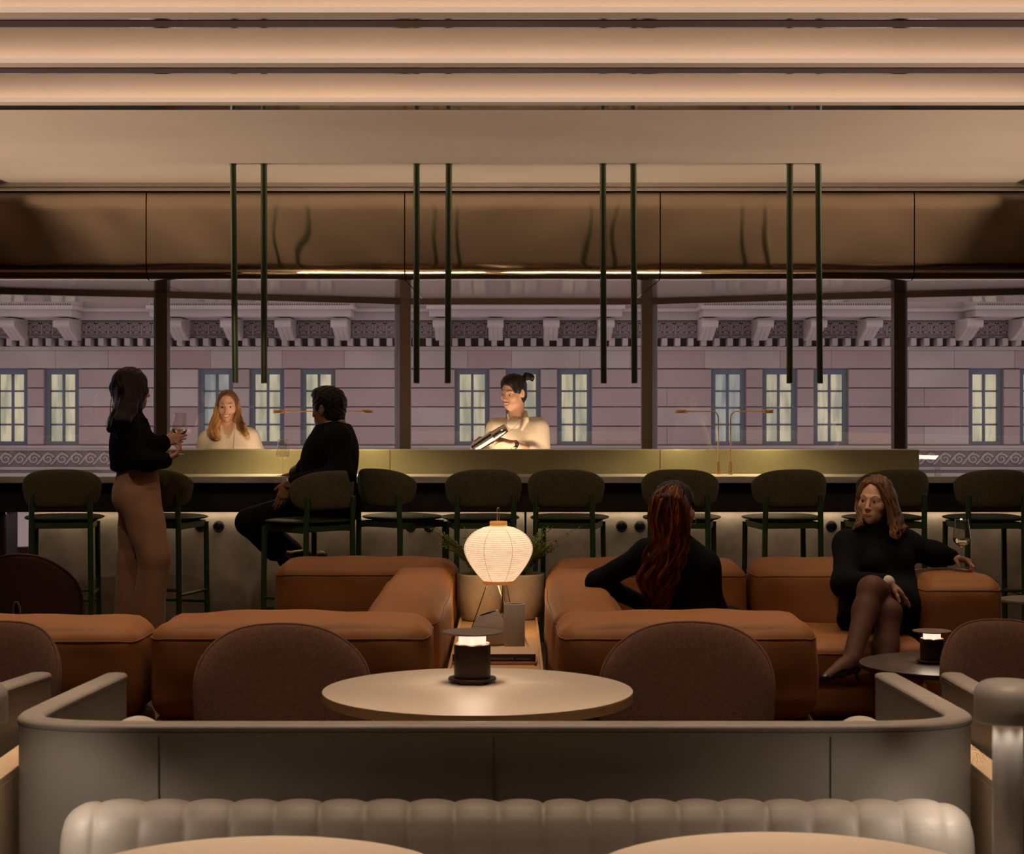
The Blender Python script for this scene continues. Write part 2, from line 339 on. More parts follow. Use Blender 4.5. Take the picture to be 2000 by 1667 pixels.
# ceiling: coves with a lit far wall, a trough lip, a bronze slot edged with polished strips
XL, XR = -7.2, 7.2
for sg in (-1,1):  # unseen dark panels added so the ends of the steel band reflect darker
    structure(MB().box(min(sg*3.72,sg*7.2), max(sg*3.72,sg*7.2), -3.2, 13.36, 2.975, 2.995).build('trim_%d' % (33+(sg>0)), M['wall']), 'added unseen dark panel that darkens the steel reflections')
mb = MB()
for i, D in enumerate(COVE_Y):
    nxt = COVE_Y[i+1] if i+1 < len(COVE_Y) else None
    if i == 0: mb.box(XL, XR, -3.2, D-0.62, 3.03, 3.40)
    mb.box(XL, XR, D, D+0.008, 3.0, 3.40)                      # lit far wall
    mb.box(XL, XR, D-0.105, D, 3.0, 3.010)                    # trough floor
    mb.box(XL, XR, (D-0.62 if i == 0 else COVE_Y[i-1]+0.36), D+0.1, 3.38, 3.42)
    if nxt: mb.box(XL, XR, D+0.008, D+0.36, 3.04, 3.40)
structure(mb.build('ceiling', M['plaster']), 'warm cove-lit plaster ceiling bands')
mb = MB(); mb.box(XL, XR, COVE_Y[-1]+0.008, 13.40, 3.03, 3.42)
structure(mb.build('ceiling', M['plaster']), 'plain flat ceiling above the bar')
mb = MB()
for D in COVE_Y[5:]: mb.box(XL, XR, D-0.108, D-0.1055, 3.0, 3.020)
structure(mb.build('trim_35', M['baked_glow_lip']), 'lip of the ceiling coves, its brightness put in as glow')
mb = MB()
for D in COVE_Y[:-1]: mb.box(XL, XR, D+0.195, D+0.325, 3.028, 3.045)
structure(mb.build('trim_1', M['bronze']), 'bronze slots between the ceiling coves')
mb = MB()
for D in COVE_Y[:-1]:
    mb.box(XL, XR, D+0.03, D+0.195, 3.030, 3.042); mb.box(XL, XR, D+0.325, D+0.36, 3.030, 3.042)
mb.box(XL, XR, COVE_Y[-1]+0.03, COVE_Y[-1]+0.31, 3.024, 3.030)
structure(mb.build('trim_2', M['mirror']), 'polished strips along the ceiling slots')
mb = MB().box(XL, XR, 13.36, 13.41, 3.002, 3.04).box(XL, XR, 13.375, 13.42, 2.990, 3.004).box(XL, XR, 13.365, 13.415, 2.978, 2.991)
structure(mb.build('trim_3', M['plaster']), 'stepped plaster edge above the steel bulkhead')
structure(MB().box(XL, XR, 13.52, 13.60, 2.90, 3.42).box(XL, XR, 13.42, 13.52, 2.985, 3.42).build('trim_4', M['darkgap']), 'dark shadow gap above the steel bulkhead')
structure(MB().box(XL, XR, 13.60, 16.6, 2.42, 3.42).build('trim_5', M['darkgap']), 'ceiling void behind the steel bulkhead')
# stainless bulkhead, hand-waved sheet panels
prof = [(13.475, 2.972), (13.468, 2.90)] + [(13.465, 2.90-0.43*t) for t in np.linspace(0.06,1,14)] + \
       [(13.465+0.11*(1-math.cos(a)), 2.47-0.115*math.sin(a)) for a in np.linspace(0.1, math.pi/2, 12)] + [(13.575+t, 2.355) for t in (0.2,0.5,0.9,1.4,1.9,2.4,3.0)]
seams = [-6.23,-4.42,-2.60,-0.763,1.054,2.861,4.68,6.50]
def wav(x, z): return 0.0013*math.sin(x*8.0+2.2*math.sin(z*5.5+x))+0.0022*math.sin(x*3.3+z*2.4)+0.00022*math.sin(x*19+z*9)
for i in range(len(seams)-1):
    a, b = seams[i]+0.004, seams[i+1]-0.004; xs = np.linspace(a, b, 70); rows = []
    for (yy, zz) in prof:
        k = 1.0 if zz > 2.45 else 0.0
        rows.append([(x, yy+k*wav(x, zz), zz+(0 if k else 0.4*wav(x, yy))) for x in xs])
    o = MB().grid(rows).build('trim_%d' % (6+i), M['steel_band']); structure(o, 'brushed steel bulkhead panel over the bar')
# window wall, bowed
WV = [(-7.2,13.75),(-4.9,14.2),(-2.79,15.15),(-0.91,16.2),(1.15,16.2),(3.087,15.15),(5.0,14.2),(7.2,13.75)]
for i in range(len(WV)-1):
    a, b = Vector((*WV[i],0)), Vector((*WV[i+1],0)); d = (b-a); L_ = d.length; ang = math.atan2(d.y, d.x)
    R = Matrix.Translation(a) @ Matrix.Rotation(ang, 4, 'Z')
    win = thing('window_%d' % (i+1), None, None); win['kind'] = 'structure'; win['label'] = 'tall bronze-framed window pane behind the bar'
    fr = MB(); fr.box(0, L_, -0.04, 0.05, 2.312, 2.36, R); fr.box(0, L_, -0.04, 0.05, 0.30, 0.36, R)
    fr.build('window_frame', M['alu'], win)
    MB().box(0.04, L_-0.04, 0.000, 0.012, 0.36, 2.312, R).build('glass_pane', M['pane'], win)
    MB().box(0, L_, -0.03, 0.04, 0.0, 0.30, R).build('sill_panel', M['granite_lt'], win)
mi = 13
for i, (x, y) in enumerate(WV[1:-1]):
    sgn = -1 if x < 0 else 1
    ob = box_obj('trim_%d' % mi, x-0.045, x+0.045, y-0.07, y+0.06, 0.0, 2.355, M['alu'], None, 0.003); structure(ob, 'brown window mullion'); mi += 1
    wd = 0.047 if abs(x) < 2 else 0.026
    x0 = x+sgn*0.046; x1 = x0+sgn*wd
    ob = box_obj('trim_%d' % mi, min(x0,x1), max(x0,x1), y-0.02, y+0.10, 0.0, 2.312, M['silver'], None, 0.002); structure(ob, 'silver edge beside the window mullion'); mi += 1
# ================================================================ stone building across the street
BD = 45.0
def bx(px, d=BD): return (px-1000)*d/F
def bz(py, d=BD): return EYE-(py-HZ)*d/F
bld = thing('stone_building', 'pink granite building with carved cornice and lit windows across the street', 'building', (0, BD, 0))
bld['group'] = 'buildings outside'
T = Matrix.Translation((0, -BD, 0))
def bpart(m, name, mt, parent=None, bevel=0.0):
    m.v = [(p[0], p[1]-BD, p[2]) for p in m.v]; return m.build(name, mt, parent or bld, bevel)
groups = [g for g in (-615, -113, 388, 889, 1390, 1893, 2395)]
wins = []
for g in groups:
    for k in (0, 100, 200): wins.append((g+k, g+k+66))
wins = [q for q in wins if q[1] > -330 and q[0] < 2330]
m = MB(); m.box(bx(-900), bx(2900), BD+0.06, BD+0.1, bz(1600), bz(1000))
# solid wall behind the blocks, around the window openings
WT, WB = 720, 870
m.box(bx(-900), bx(2900), BD+0.05, BD+0.4, bz(WT), bz(500)); m.box(bx(-900), bx(2900), BD+0.05, BD+0.4, bz(1000), bz(WB))
edges = [-900]+[v for w_ in wins for v in w_]+[2900]
for k in range(0, len(edges), 2):
    if edges[k+1] > edges[k]: m.box(bx(edges[k]), bx(edges[k+1]), BD+0.05, BD+0.4, bz(WB), bz(WT))
rows = [720, 757, 794, 832, 869]; rr = random.Random(3)
for r in range(4):
    y0, y1 = rows[r]+1.0, rows[r+1]-1.0
    for k in range(0, len(edges), 2):
        a, b = edges[k]+1, edges[k+1]-1
        if k > 0: a += 0
        n = max(1, round((b-a)/140)); cuts = [a+(b-a)*q/n for q in range(n+1)]
        if n > 1 and r % 2: cuts = [a]+[c+30 for c in cuts[1:-1]]+[b]
        for q in range(len(cuts)-1):
            m.mi = 1 if rr.random() > 0.25 else 2; m.box(bx(cuts[q]+0.15), bx(cuts[q+1]-0.15), BD-0.03, BD+0.06, bz(y1), bz(y0))
# plain frieze course
xs = -900
while xs < 2900:
    wdt = 70+rr.random()*90; m.mi = 1 if rr.random() > 0.35 else 2; m.box(bx(xs+0.1), bx(xs+wdt-0.1), BD-0.02, BD+0.06, bz(718.5), bz(684)); xs += wdt
bpart(m, 'wall', [M['granite_dk'], M['granite'], M['granite_lt']], bevel=0.012)
m = MB(); m.box(bx(-900), bx(2900), BD-0.12, BD+0.05, bz(684), bz(677)); m.box(bx(-900), bx(2900), BD-0.2, BD+0.05, bz(679.5), bz(676.5))
m.box(bx(-900), bx(2900), BD-0.10, BD+0.05, bz(877), bz(869.5)); m.box(bx(-900), bx(2900), BD-0.16, BD+0.05, bz(879), bz(876.5))
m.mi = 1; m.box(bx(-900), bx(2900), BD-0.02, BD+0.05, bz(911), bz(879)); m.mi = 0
m.box(bx(-900), bx(2900), BD-0.20, BD+0.05, bz(917), bz(911)); m.box(bx(-900), bx(2900), BD-0.06, BD+0.05, bz(926), bz(917)); m.box(bx(-900), bx(2900), BD-0.5, BD+0.05, bz(936), bz(926))
m.box(bx(-900), bx(2900), BD-0.10, BD+0.05, bz(1300), bz(936))
bpart(m, 'stone_mouldings', [M['granite_lt'], M['granite_dk']], bevel=0.01)
# dentil course
m = MB(); x = -330
while x < 2330: m.box(bx(x), bx(x+10.6), BD-0.55, BD+0.05, bz(676), bz(661)); x += 25.3
bpart(m, 'dentil_course', M['granite_lt'], bevel=0.01)
# cornice: recessed runs and four projecting runs carried on brackets
proj = [(-190,176),(322,698),(845,1206),(1358,1722),(1868,2240)]
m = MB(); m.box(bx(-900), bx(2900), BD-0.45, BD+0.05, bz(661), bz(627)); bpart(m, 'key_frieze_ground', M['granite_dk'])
m = MB(); m.box(bx(-900), bx(2900), BD-0.75, BD+0.05, bz(627), bz(612)); m.box(bx(-900), bx(2900), BD-0.95, BD+0.05, bz(612), bz(606)); m.box(bx(-900), bx(2900), BD-0.70, BD+0.05, bz(606), bz(560))
for a, b in proj:
    m.box(bx(a), bx(b), BD-1.9, BD-0.4, bz(624.5), bz(610)); m.box(bx(a-5), bx(b+5), BD-2.05, BD-0.4, bz(611), bz(604)); m.box(bx(a-1), bx(b+1), BD-1.8, BD-0.4, bz(604), bz(560))
    xx = a
    while xx < b: m.box(bx(xx), bx(xx+2.2), BD-1.95, BD-1.7, bz(603), bz(599)); xx += 4.4
bpart(m, 'cornice', M['granite_lt'], bevel=0.008)
# scrolled brackets
def bracket_mb(cx):
    m = MB(); cx = bx(cx, BD-1.2); hw = 0.165
    pr = []
    for t in np.linspace(0, 1, 22):     # side profile, y towards the street, z down
        yy = BD-1.75+0.1*math.sin(t*math.pi)+1.05*t**1.6; zz = bz(628)-0.10-0.36*t
        pr.append((yy, zz))
    for sub in (-0.62, 0.0, 0.62):
        q = hw*0.30; rows = []
        for (yy, zz) in pr:
            rows.append([(cx+sub*hw+q*math.cos(a), yy-0.03*math.sin(a)-0.02, zz+0.0*a) for a in np.linspace(0, math.pi, 7)])
        m.grid(rows)
    m.prism([(p[0], p[1]) for p in pr]+[(BD-0.4, bz(628)-0.46), (BD-0.4, bz(627))]+[(BD-1.75, bz(627))], cx-hw, cx+hw,
            Matrix(((0,0,1,0),(1,0,0,0),(0,1,0,0),(0,0,0,1))))
    m.tube([(cx-hw-0.02, BD-1.70, bz(636)), (cx+hw+0.02, BD-1.70, bz(636))], 0.11, 14)
    return m
for cx in (25,131, 347,453,558,666, 863,968,1076,1182, 1382,1489,1592,1699, 1893,1999):
    bpart(bracket_mb(cx), 'bracket', M['granite_lt'])
# meander relief: square spirals between two fillets
KEY = [(0,0),(0,5),(5,5),(5,1.4),(1.7,1.4),(1.7,3.4),(3.4,3.4)]
m = MB(); t_ = 0.028; yk = BD-0.50
def rib(m, x0, z0, x1, z1): m.box(min(x0,x1)-t_/2, max(x0,x1)+t_/2, yk+0.03, yk+0.06, min(z0,z1)-t_/2, max(z0,z1)+t_/2)
spans = [(-85,330-5),(322,698)]
x = -60.0
while x < 2080:
    u = 3.35*BD/F; ox = bx(x); oz = bz(656)
    for k in range(len(KEY)-1):
        rib(m, ox+KEY[k][0]*u, oz+KEY[k][1]*u*1.35, ox+KEY[k+1][0]*u, oz+KEY[k+1][1]*u*1.35)
    x += 21.5
m.box(bx(-70), bx(2090), yk, yk+0.05, bz(658.5), bz(657.3)); m.box(bx(-70), bx(2090), yk, yk+0.05, bz(630.5), bz(629.3))
bpart(m, 'key_pattern_relief', M['granite_mid'])
# running wave scroll below the windows
m = MB(); per = 27.5*BD/F
for (xa, xb) in ((-70, 340), (1735, 2080)):
    x = xa
    while x < xb:
        cx, cz = bx(x), bz(895); y = BD-0.035
        sp = [(cx+0.14*(1-t*0.80)*math.cos(0.3+t*9.0), y, cz-0.01+0.14*(1-t*0.80)*math.sin(0.3+t*9.0)) for t in np.linspace(0,1,26)]
        arm = [(cx+0.14*math.cos(0.3)-per*0.0+ (1-t)*0.0, y, cz) for t in (0,)]
        tail = [(cx-per*(1-t)+0.02, y, cz-0.15+0.29*(0.5-0.5*math.cos(math.pi*min(1,t*1.0)))) for t in np.linspace(0.12,1,14)]
        m.tube(sp, [0.032*(1-0.4*t) for t in np.linspace(0,1,26)], 6); m.tube(tail, 0.028, 6)
        x += 27.5
bpart(m, 'wave_scroll_relief', M['granite_lt'])
# lit windows
def lit_pane(i):
    m_ = bpy.data.materials.new('lit_room_behind_glass'); m_.use_nodes = True; nt = m_.node_tree; N = nt.nodes; L = nt.links
    b = N['Principled BSDF']; b.inputs['Base Color'].default_value = (0.1,0.1,0.1,1); b.inputs['Roughness'].default_value = 0.2
    tc = N.new('ShaderNodeTexCoord'); mp = N.new('ShaderNodeMapping'); mp.inputs['Scale'].default_value = (3.2,1,0.5); mp.inputs['Location'].default_value = (i*7.3, i*1.7, i*2.1)
    n = N.new('ShaderNodeTexNoise'); n.inputs['Scale'].default_value = 1.8; n.inputs['Detail'].default_value = 3
    L.new(tc.outputs['Object'], mp.inputs['Vector']); L.new(mp.outputs['Vector'], n.inputs['Vector'])
    r = N.new('ShaderNodeValToRGB'); e = r.color_ramp.elements
    cool = i % 5 == 3
    e[0].position = 0.38; e[1].position = 0.62
    e[0].color = (0.36,0.35,0.235,1) if not cool else (0.19,0.21,0.20,1); e[1].color = (0.70,0.60,0.39,1) if not cool else (0.38,0.38,0.32,1)
    L.new(n.outputs['Fac'], r.inputs['Fac']); L.new(r.outputs['Color'], b.inputs['Emission Color']); b.inputs['Emission Strength'].default_value = 0.95
    return m_
LP = [lit_pane(i) for i in range(6)]
for i, (a, b) in enumerate(wins):
    m = MB(); x0, x1, z0, z1 = bx(a), bx(b), bz(WB), bz(WT); y = BD+0.10; f = 0.10
    m.box(x0, x0+f, y, y+0.25, z0, z1); m.box(x1-f, x1, y, y+0.25, z0, z1); m.box(x0, x1, y-0.01, y+0.24, z1-0.13, z1-0.004); m.box(x0, x1, y-0.05, y+0.24, z0+0.004, z0+0.10)
    xm = (x0+x1)/2; m.box(xm-0.03, xm+0.03, y+0.12, y+0.2, z0, z1)
    for k in (1,2,3):
        zk = z0+0.10+(z1-0.13-z0-0.10)*k/4; m.box(x0, x1, y+0.13, y+0.19, zk-0.022, zk+0.022)
    wo = bpart(m, 'window', M['win_frame'])
    mm = MB().box(x0+f, x1-f, BD+0.28, BD+0.30, z0+0.08, z1-0.10); mm.v = [(p[0], p[1]-BD, p[2]) for p in mm.v]
    mm.build('pane', LP[i % 6], wo)
# ================================================================ pillows, cushions
def outline_super(a, b, n, cnt=64):
    out = []
    for k in range(cnt):
        t = 2*math.pi*k/cnt; c, s = math.cos(t), math.sin(t)
        out.append((a*math.copysign(abs(c)**(2/n), c), b*math.copysign(abs(s)**(2/n), s)))
    return out
def pillow(mb, outline, fmap, T, rings=12, p=4.0, Tb=None):
    Tb = T if Tb is None else Tb
    cnt = len(outline); rr_ = [1-(1-i/rings)**2 if False else (i/rings)**0.8 for i in range(1, rings)]+[0.93,0.965,0.985,0.996,1.0]
    rr_ = sorted(set(rr_))
    cx = sum(o[0] for o in outline)/cnt; cy = sum(o[1] for o in outline)/cnt
    for sgn, TT in ((1, T), (-1, Tb)):
        rows = []
        for r in [0.001]+rr_:
            th = TT*max(0, 1-r**p)**0.5
            rows.append([fmap(cx+(o[0]-cx)*r, cy+(o[1]-cy)*r, sgn*th) for o in outline])
        mb.grid(rows, closed_u=True)
    return mb
def puffy(sx, sy, sz, r=0.05, puff=(0.02,0.02,0.02), wr=0.0, seed=0, n=16):
    """Soft block centred on the origin: returns (function(face point)->point, builder)"""
    rnd = random.Random(seed); ph = [rnd.uniform(0,6.28) for _ in range(9)]
    hx, hy, hz = sx/2, sy/2, sz/2
    def fn(u, v, w):                      # -1..1 cube coordinates
        p = Vector((u*hx, v*hy, w*hz)); inner = Vector((max(-(hx-r), min(hx-r, p.x)), max(-(hy-r), min(hy-r, p.y)), max(-(hz-r), min(hz-r, p.z))))
        d = p-inner
        if d.length > 1e-9: q = inner+d.normalized()*r; nrm = d.normalized()
        else: q = p; nrm = Vector((0,0,0))
        b = lambda s: max(0, 1-abs(s)**2.5)
        q.x += math.copysign(puff[0], u)*b(v)*b(w)*(abs(u)**3); q.y += math.copysign(puff[1], v)*b(u)*b(w)*(abs(v)**3); q.z += math.copysign(puff[2], w)*b(u)*b(v)*(abs(w)**3)
        if wr:
            k = wr*(0.5*math.sin(q.x*9+q.z*14+ph[0])*math.sin(q.y*8+q.z*6+ph[1])+0.35*math.sin(q.x*23+ph[2]+2*math.sin(q.y*6+q.z*12))+0.25*math.sin(q.y*25+ph[3]+q.z*30))
            q += nrm*k
        return q
    return fn
def puffy_mb(mb, c, sx, sy, sz, r=0.05, puff=(0.02,0.02,0.02), wr=0.0, seed=0, n=18, rot=0.0):
    fn = puffy(sx, sy, sz, r, puff, wr, seed); Rm = Matrix.Translation(Vector(c)) @ Matrix.Rotation(rot, 4, 'Z')
    def wpar(s, h):                        # denser samples near the edges
        out = []
        for i in range(n+1):
            t = -1+2*i/n; out.append(math.sin(t*math.pi/2)*0.55+t*0.45)
        return out
    ts = wpar(1, 1)
    for ax in range(3):
        for sg in (-1, 1):
            rows = []
            for a in ts:
                row = []
                for b in ts:
                    co = [0,0,0]; co[ax] = sg; co[(ax+1)%3] = a; co[(ax+2)%3] = b*sg
                    row.append(Rm @ fn(*co))
                rows.append(row)
            mb.grid(rows)
    return fn, Rm
def weld(o, dist=0.0006):
    bm = bmesh.new(); bm.from_mesh(o.data); bmesh.ops.remove_doubles(bm, verts=bm.verts, dist=dist); bmesh.ops.recalc_face_normals(bm, faces=bm.faces)
    bm.to_mesh(o.data); bm.free(); o.data.polygons.foreach_set('use_smooth', [True]*len(o.data.polygons)); o.data.update(); return o
# ================================================================ the bar
base = thing('concrete_bar', 'long polished concrete bar front under a black fascia with round black sockets', 'bar counter', (0.35, 12.35, 0))
def loc(m, o): m.v = [(p[0]-o.location.x, p[1]-o.location.y, p[2]-o.location.z) for p in m.v]; return m
for a, b in ((-3.10,0.0815),(0.0935,2.3),(2.312,4.3)):
    m = MB().box(a, b, 12.30, 12.42, 0.0, 0.775); loc(m, base).build('concrete_panel', M['concrete'], base, 0.004)
m = MB().box(-3.6, 4.3, 12.20, 12.60, 0.775, 0.968); loc(m, base).build('black_fascia', M['black'], base, 0.003)
m = MB().box(-3.45, -3.27, 12.24, 12.55, 0.0, 0.775); loc(m, base).build('end_post', M['black'], base, 0.02)
m = MB().box(-3.10, 4.3, 12.28, 12.31, 0.0, 0.06); loc(m, base).build('plinth', M['black'], base, 0.002)
for px in (391,427,802,838,1214,1250,1624,1660,2035):
    x = X(px, 12.3); m = MB()
    m.lathe([(1e-4,0.010),(0.030,0.010),(0.034,0.006),(0.036,0.0),(0.0375,-0.004)], (x, 12.297, Z(1027.5,12.3)), 28, Matrix.Rotation(math.radians(90), 4, 'X'))
    m.tube([(x+0.028*math.cos(t), 12.286, Z(1027.5,12.3)+0.028*math.sin(t)) for t in np.linspace(0,2*math.pi,25)[:-1]], 0.0018, 6, closed=True)
    loc(m, base).build('power_socket', M['socket'], base)
ctop = MB().box(-4.4, 4.4, 12.08, 12.62, 0.9675, 1.010).build('bar_worktop', M['stone_top'], None, 0.004)
tag(ctop, 'pale stone worktop running along the whole bar', 'worktop')
led = thing('bar_ledge', 'olive satin metal ledge standing on the bar worktop, hiding the work side', 'ledge', (0.1, 12.52, 1.01))
for a, b in ((-2.42, X(762,12.5)-0.002),(X(762,12.5)+0.002, X(1289,12.5)-0.002),(X(1289,12.5)+0.002, X(1795,12.5))):
    m = MB().box(a, b, 12.50, 12.515, 1.0105, 1.168); loc(m, led).build('front_panel', M['green_metal'], led, 0.001)
m = MB().box(-2.42, X(1795,12.5), 12.515, 12.74, 1.156, 1.1685); loc(m, led).build('ledge_top', M['green_metal'], led, 0.001)
m = MB().box(-2.42, X(1795,12.5), 12.72, 12.74, 1.0105, 1.156); loc(m, led).build('rear_panel', M['green_metal'], led, 0.001)
# rear worktop where the bar staff work
rw = thing('work_counter', 'dark steel work counter behind the bar ledge', 'counter', (0.1, 12.85, 0))
m = MB().box(-2.4, 2.68, 12.62, 13.0, 0.86, 0.90); loc(m, rw).build('worktop', M['dark_metal'], rw, 0.003)
m = MB().box(-2.4, 2.68, 12.64, 12.98, 0.0, 0.86); loc(m, rw).build('body', M['black'], rw, 0.003)
# pendant tubes in pairs
PEN = [(449,461,453,466,'leftmost of the eight'),(509.5,521.5,510,522,'second from the left, above the blonde bartender'),(807,820,807,820,'third from the left'),(870.5,883,868,881,'fourth from the left'),
       (1171.5,1183.5,1173,1185,'fifth from the left'),(1231,1243.5,1233,1245.5,'sixth from the left'),(1536.5,1548.5,1536,1548.5,'seventh from the left'),(1592,1604.5,1595,1607.5,'rightmost of the eight')]
for (a,b,a2,b2,ds) in PEN:
    d = 12.3; xt, xb = X((a+b)/2, d), X((a2+b2)/2, d); t = thing('pendant_light', 'slim dark green tube pendant light, '+ds, 'pendant light', (xt, d, 3.03), 0, 'green tube pendants over the bar')
    zb = Z(748, d)-3.03; r = 0.0205; ln = Vector((xb-xt, 0, zb))
    MB().tube([(0,0,-0.004), ln], r, 20).build('tube', M['pendant'], t)
    MB().cyl((0,0,-0.008), 0.024, 0, 0.008, 24, 0.002).build('ceiling_cap', M['pendant'], t)
    MB().lathe([(r+0.0006,0.003),(r+0.0006,-0.0015),(r-0.003,-0.002)], ln, 24).build('end_ring', M['silver'], t)
    MB().cyl(ln+Vector((0,0,-0.001)), r-0.004, -0.0005, 0.0015, 16).build('light_disc', M['led_ring'], t)
    s = lamp('pendant_spot', 'SPOT', ln+Vector((0,0,-0.02)), 2.2, (1,0.72,0.45), (0,0,0), 0.02, spot=math.radians(70), blend=0.8, parent=t)
# brass task lamps
def task_lamp(px, pyhead, pxhead, ds, d=12.38, power=20.0):
    x = X(px, d); xh = X(pxhead, d); t = thing('task_lamp', ds, 'task lamp', (x, d, 1.010), 0, 'brass task lamps on the bar')
    zt = Z(803, d)-1.010; dx = xh-x; sg = 1 if dx > 0 else -1
    m = MB(); m.cyl((0,0,0), 0.013, 0, 0.006, 20, 0.001); m.tube([(0.0065*-sg,0,0.0), (0.0065*-sg,0,0.085)], 0.0062, 14); m.tube([(0.0075*sg,0,0.0), (0.0075*sg,0,0.080)], 0.0052, 14)
    m.build('base', M['brass'], t)
    pts = [(0,0,0.04),(0,0,zt-0.045)]+[(sg*0.04*(1-math.cos(a)), 0, zt-0.045+0.045*math.sin(a)) for a in np.linspace(0.2,1.57,7)]+[(dx-sg*0.03,0,zt)]
    MB().tube(pts, 0.0040, 12).build('stem', M['brass'], t)
    m = MB(); m.lathe([(1e-4,0.012),(0.036,0.012),(0.038,0.010),(0.038,-0.011),(0.0365,-0.012),(0.033,-0.009)], (dx,0,zt), 36); m.tube([(dx-sg*0.065,0,zt),(dx-sg*0.03,0,zt)], 0.0065, 12)
    h = m.build('lamp_head', M['brass'], t)
    MB().cyl((dx,0,zt-0.010), 0.032, -0.001, 0.001, 28).build('light_disc', M['lamp_disc'], h)
    lamp('task_spot', 'SPOT', (dx,0,zt-0.016), power, (1,0.74,0.38), (math.radians(-4),0,0), 0.03, spot=math.radians(150), blend=0.7, parent=t)
task_lamp(1403, 803, 1330, 'brass task lamp on the bar reaching left, behind the auburn haired woman')
task_lamp(1427, 803, 1500, 'brass task lamp on the bar reaching right, nearer the right end')
task_lamp(622, 803, 545, 'brass task lamp reaching left in front of the seated man')
task_lamp(646, 803, 718, 'brass task lamp reaching right behind the seated man')
# wine glass
def wine_glass(name, label, cat, loc_, level=0.0, tilt=None, group=None, s=1.0):
    t = thing(name, label, cat, loc_, 0, group)
    if tilt: t.rotation_euler = tilt
    t.scale = (s, s, s)
    foot = [(1e-4,0.003),(0.006,0.003),(0.020,0.0018),(0.035,0.0008),(0.036,0.0),(1e-4,0.0)]
    MB().lathe(foot, (0,0,0), 40).build('foot', M['wineglass'], t)
    MB().lathe([(0.0055,0.003),(0.0032,0.012),(0.0027,0.05),(0.0030,0.085),(0.0050,0.093)], (0,0,0), 20).build('stem', M['wineglass'], t)
    b = [(1e-4,0.0925),(0.006,0.0935),(0.018,0.101),(0.033,0.114),(0.0405,0.124),(0.0415,0.131),(0.040,0.150),(0.0365,0.178),(0.0325,0.205),(0.0305,0.222)]
    b2 = [(max(1e-4,r-0.0009), z+0.0007) for r, z in b[::-1]]
    MB().lathe(b+b2, (0,0,0), 48).build('bowl', M['wineglass'], t)
    if level:
        pr = [(r-0.0014, z+0.001) for r, z in b if z < level and r > 0.002]
        rl = np.interp(level, [q[1] for q in b], [q[0] for q in b])-0.0014
        MB().lathe([(1e-4,0.0940)]+pr+[(rl, level),(1e-4, level)], (0,0,0), 40).build('wine', M['wine'], t)
    return t
wine_glass('wine_glass', 'stemmed wine glass standing on the bar before the seated man', 'wine glass', (X(552.5,12.25), 12.25, 1.0105), 0.124, s=1.04)
tumbler = MB(); tumbler.lathe([(1e-4,0.002),(0.016,0.002),(0.018,0.004),(0.020,0.055),(0.021,0.056),(0.0215,0.055),(0.0195,0.0),(1e-4,0.0)], (0,0,0), 32)
tb = tumbler.build('shot_glass', M['wineglass']); tb.location = (X(1831,12.2), 12.2, 1.0105); tag(tb, 'small clear glass on the right end of the bar worktop', 'glass')
# ================================================================ bar stools
def pad_map(R, y0, zc, lean=0.0):
    def f(s, t, n):
        a = s/R; return Vector(((R+n)*math.sin(a), y0+R-(R+n)*math.cos(a)+lean*t*-1, zc+t))
    return f
def make_stool():
    t = thing('bar_stool', 'stool', 'bar stool', (0,0,0), 0, 'green stools along the bar')
    ol = []
    for (s, q) in outline_super(0.292, 0.120, 3.8, 96):
        v = q/0.118
        ol.append((s*(1-0.21*max(0,0.5-0.5*v)**1.3-0.03*max(0,v)**3), q-0.044*(abs(s)/0.29)**2.4*(0.5+0.5*v)+0.010*(1-(abs(s)/0.27)**2)*(0.5-0.5*v)))
    m = MB(); pillow(m, ol, pad_map(0.275, -0.235, 0.966, 0.10), 0.020, 12, 5, 0.024); weld(m.build('backrest', M['green_fabric'], t))
    m = MB(); so = [(x*(1+0.08*(y/0.2)), y) for x, y in outline_super(0.235, 0.205, 3.0, 64)]
    pillow(m, so, lambda s, q, n: Vector((s, q, 0.785+n-0.012*(1-(s/0.235)**2)*0)), 0.020, 12, 3, 0.022); weld(m.build('seat', M['green_leather'], t))
    m = MB()
    for sy in (-0.175, 0.175): m.box(-0.185, 0.185, sy-0.011, sy+0.011, 0.728, 0.762)
    for sx in (-0.175, 0.175): m.box(sx-0.011, sx+0.011, -0.185, 0.185, 0.722, 0.762)
    m.build('seat_frame', M['green_paint'], t, 0.003)
    for sx in (-1, 1):
        MB().tube([(sx*0.178,-0.195,0.0),(sx*0.172,-0.195,0.76),(sx*0.168,-0.205,0.93)], 0.0165, 16).build('leg', M['green_paint'], t)
        MB().tube([(sx*0.195,0.19,0.0),(sx*0.185,0.19,0.75)], 0.0165, 16).build('leg', M['green_paint'], t)
    m = MB(); zf = 0.26
    m.tube([(-0.19,0.19,zf),(0.19,0.19,zf)], 0.011, 12); m.build('footrest', M['green_paint'], t)
    m = MB()
    for sx in (-1,1): m.tube([(sx*0.180,-0.195,0.33),(sx*0.191,0.19,0.33)], 0.010, 12)
    m.tube([(-0.178,-0.195,0.36),(0.178,-0.195,0.36)], 0.010, 12); m.build('stretcher', M['green_paint'], t)
    return t
S0 = make_stool()
ST = [(108,11.52,8,'green stool at the far left end of the bar, behind the dark leather chair'),(308,11.55,-14,'green stool half hidden behind the standing woman'),
      (606,11.23,44,'green stool turned sideways with the seated man on it'),(778,11.60,-40,'green stool directly right of the seated man'),
      (938,11.52,9,'green stool behind the glowing paper lantern'),(1113,11.52,-10,'green stool just right of the paper lantern'),
      (1337,11.52,-9,'green stool behind the head of the auburn haired woman'),(1540,11.52,9,'green stool between the two women on the right sofa'),
      (1741,11.52,13,'green stool behind the head of the woman in the black dress'),(1940,11.50,5,'rightmost green stool, cut by the frame edge')]
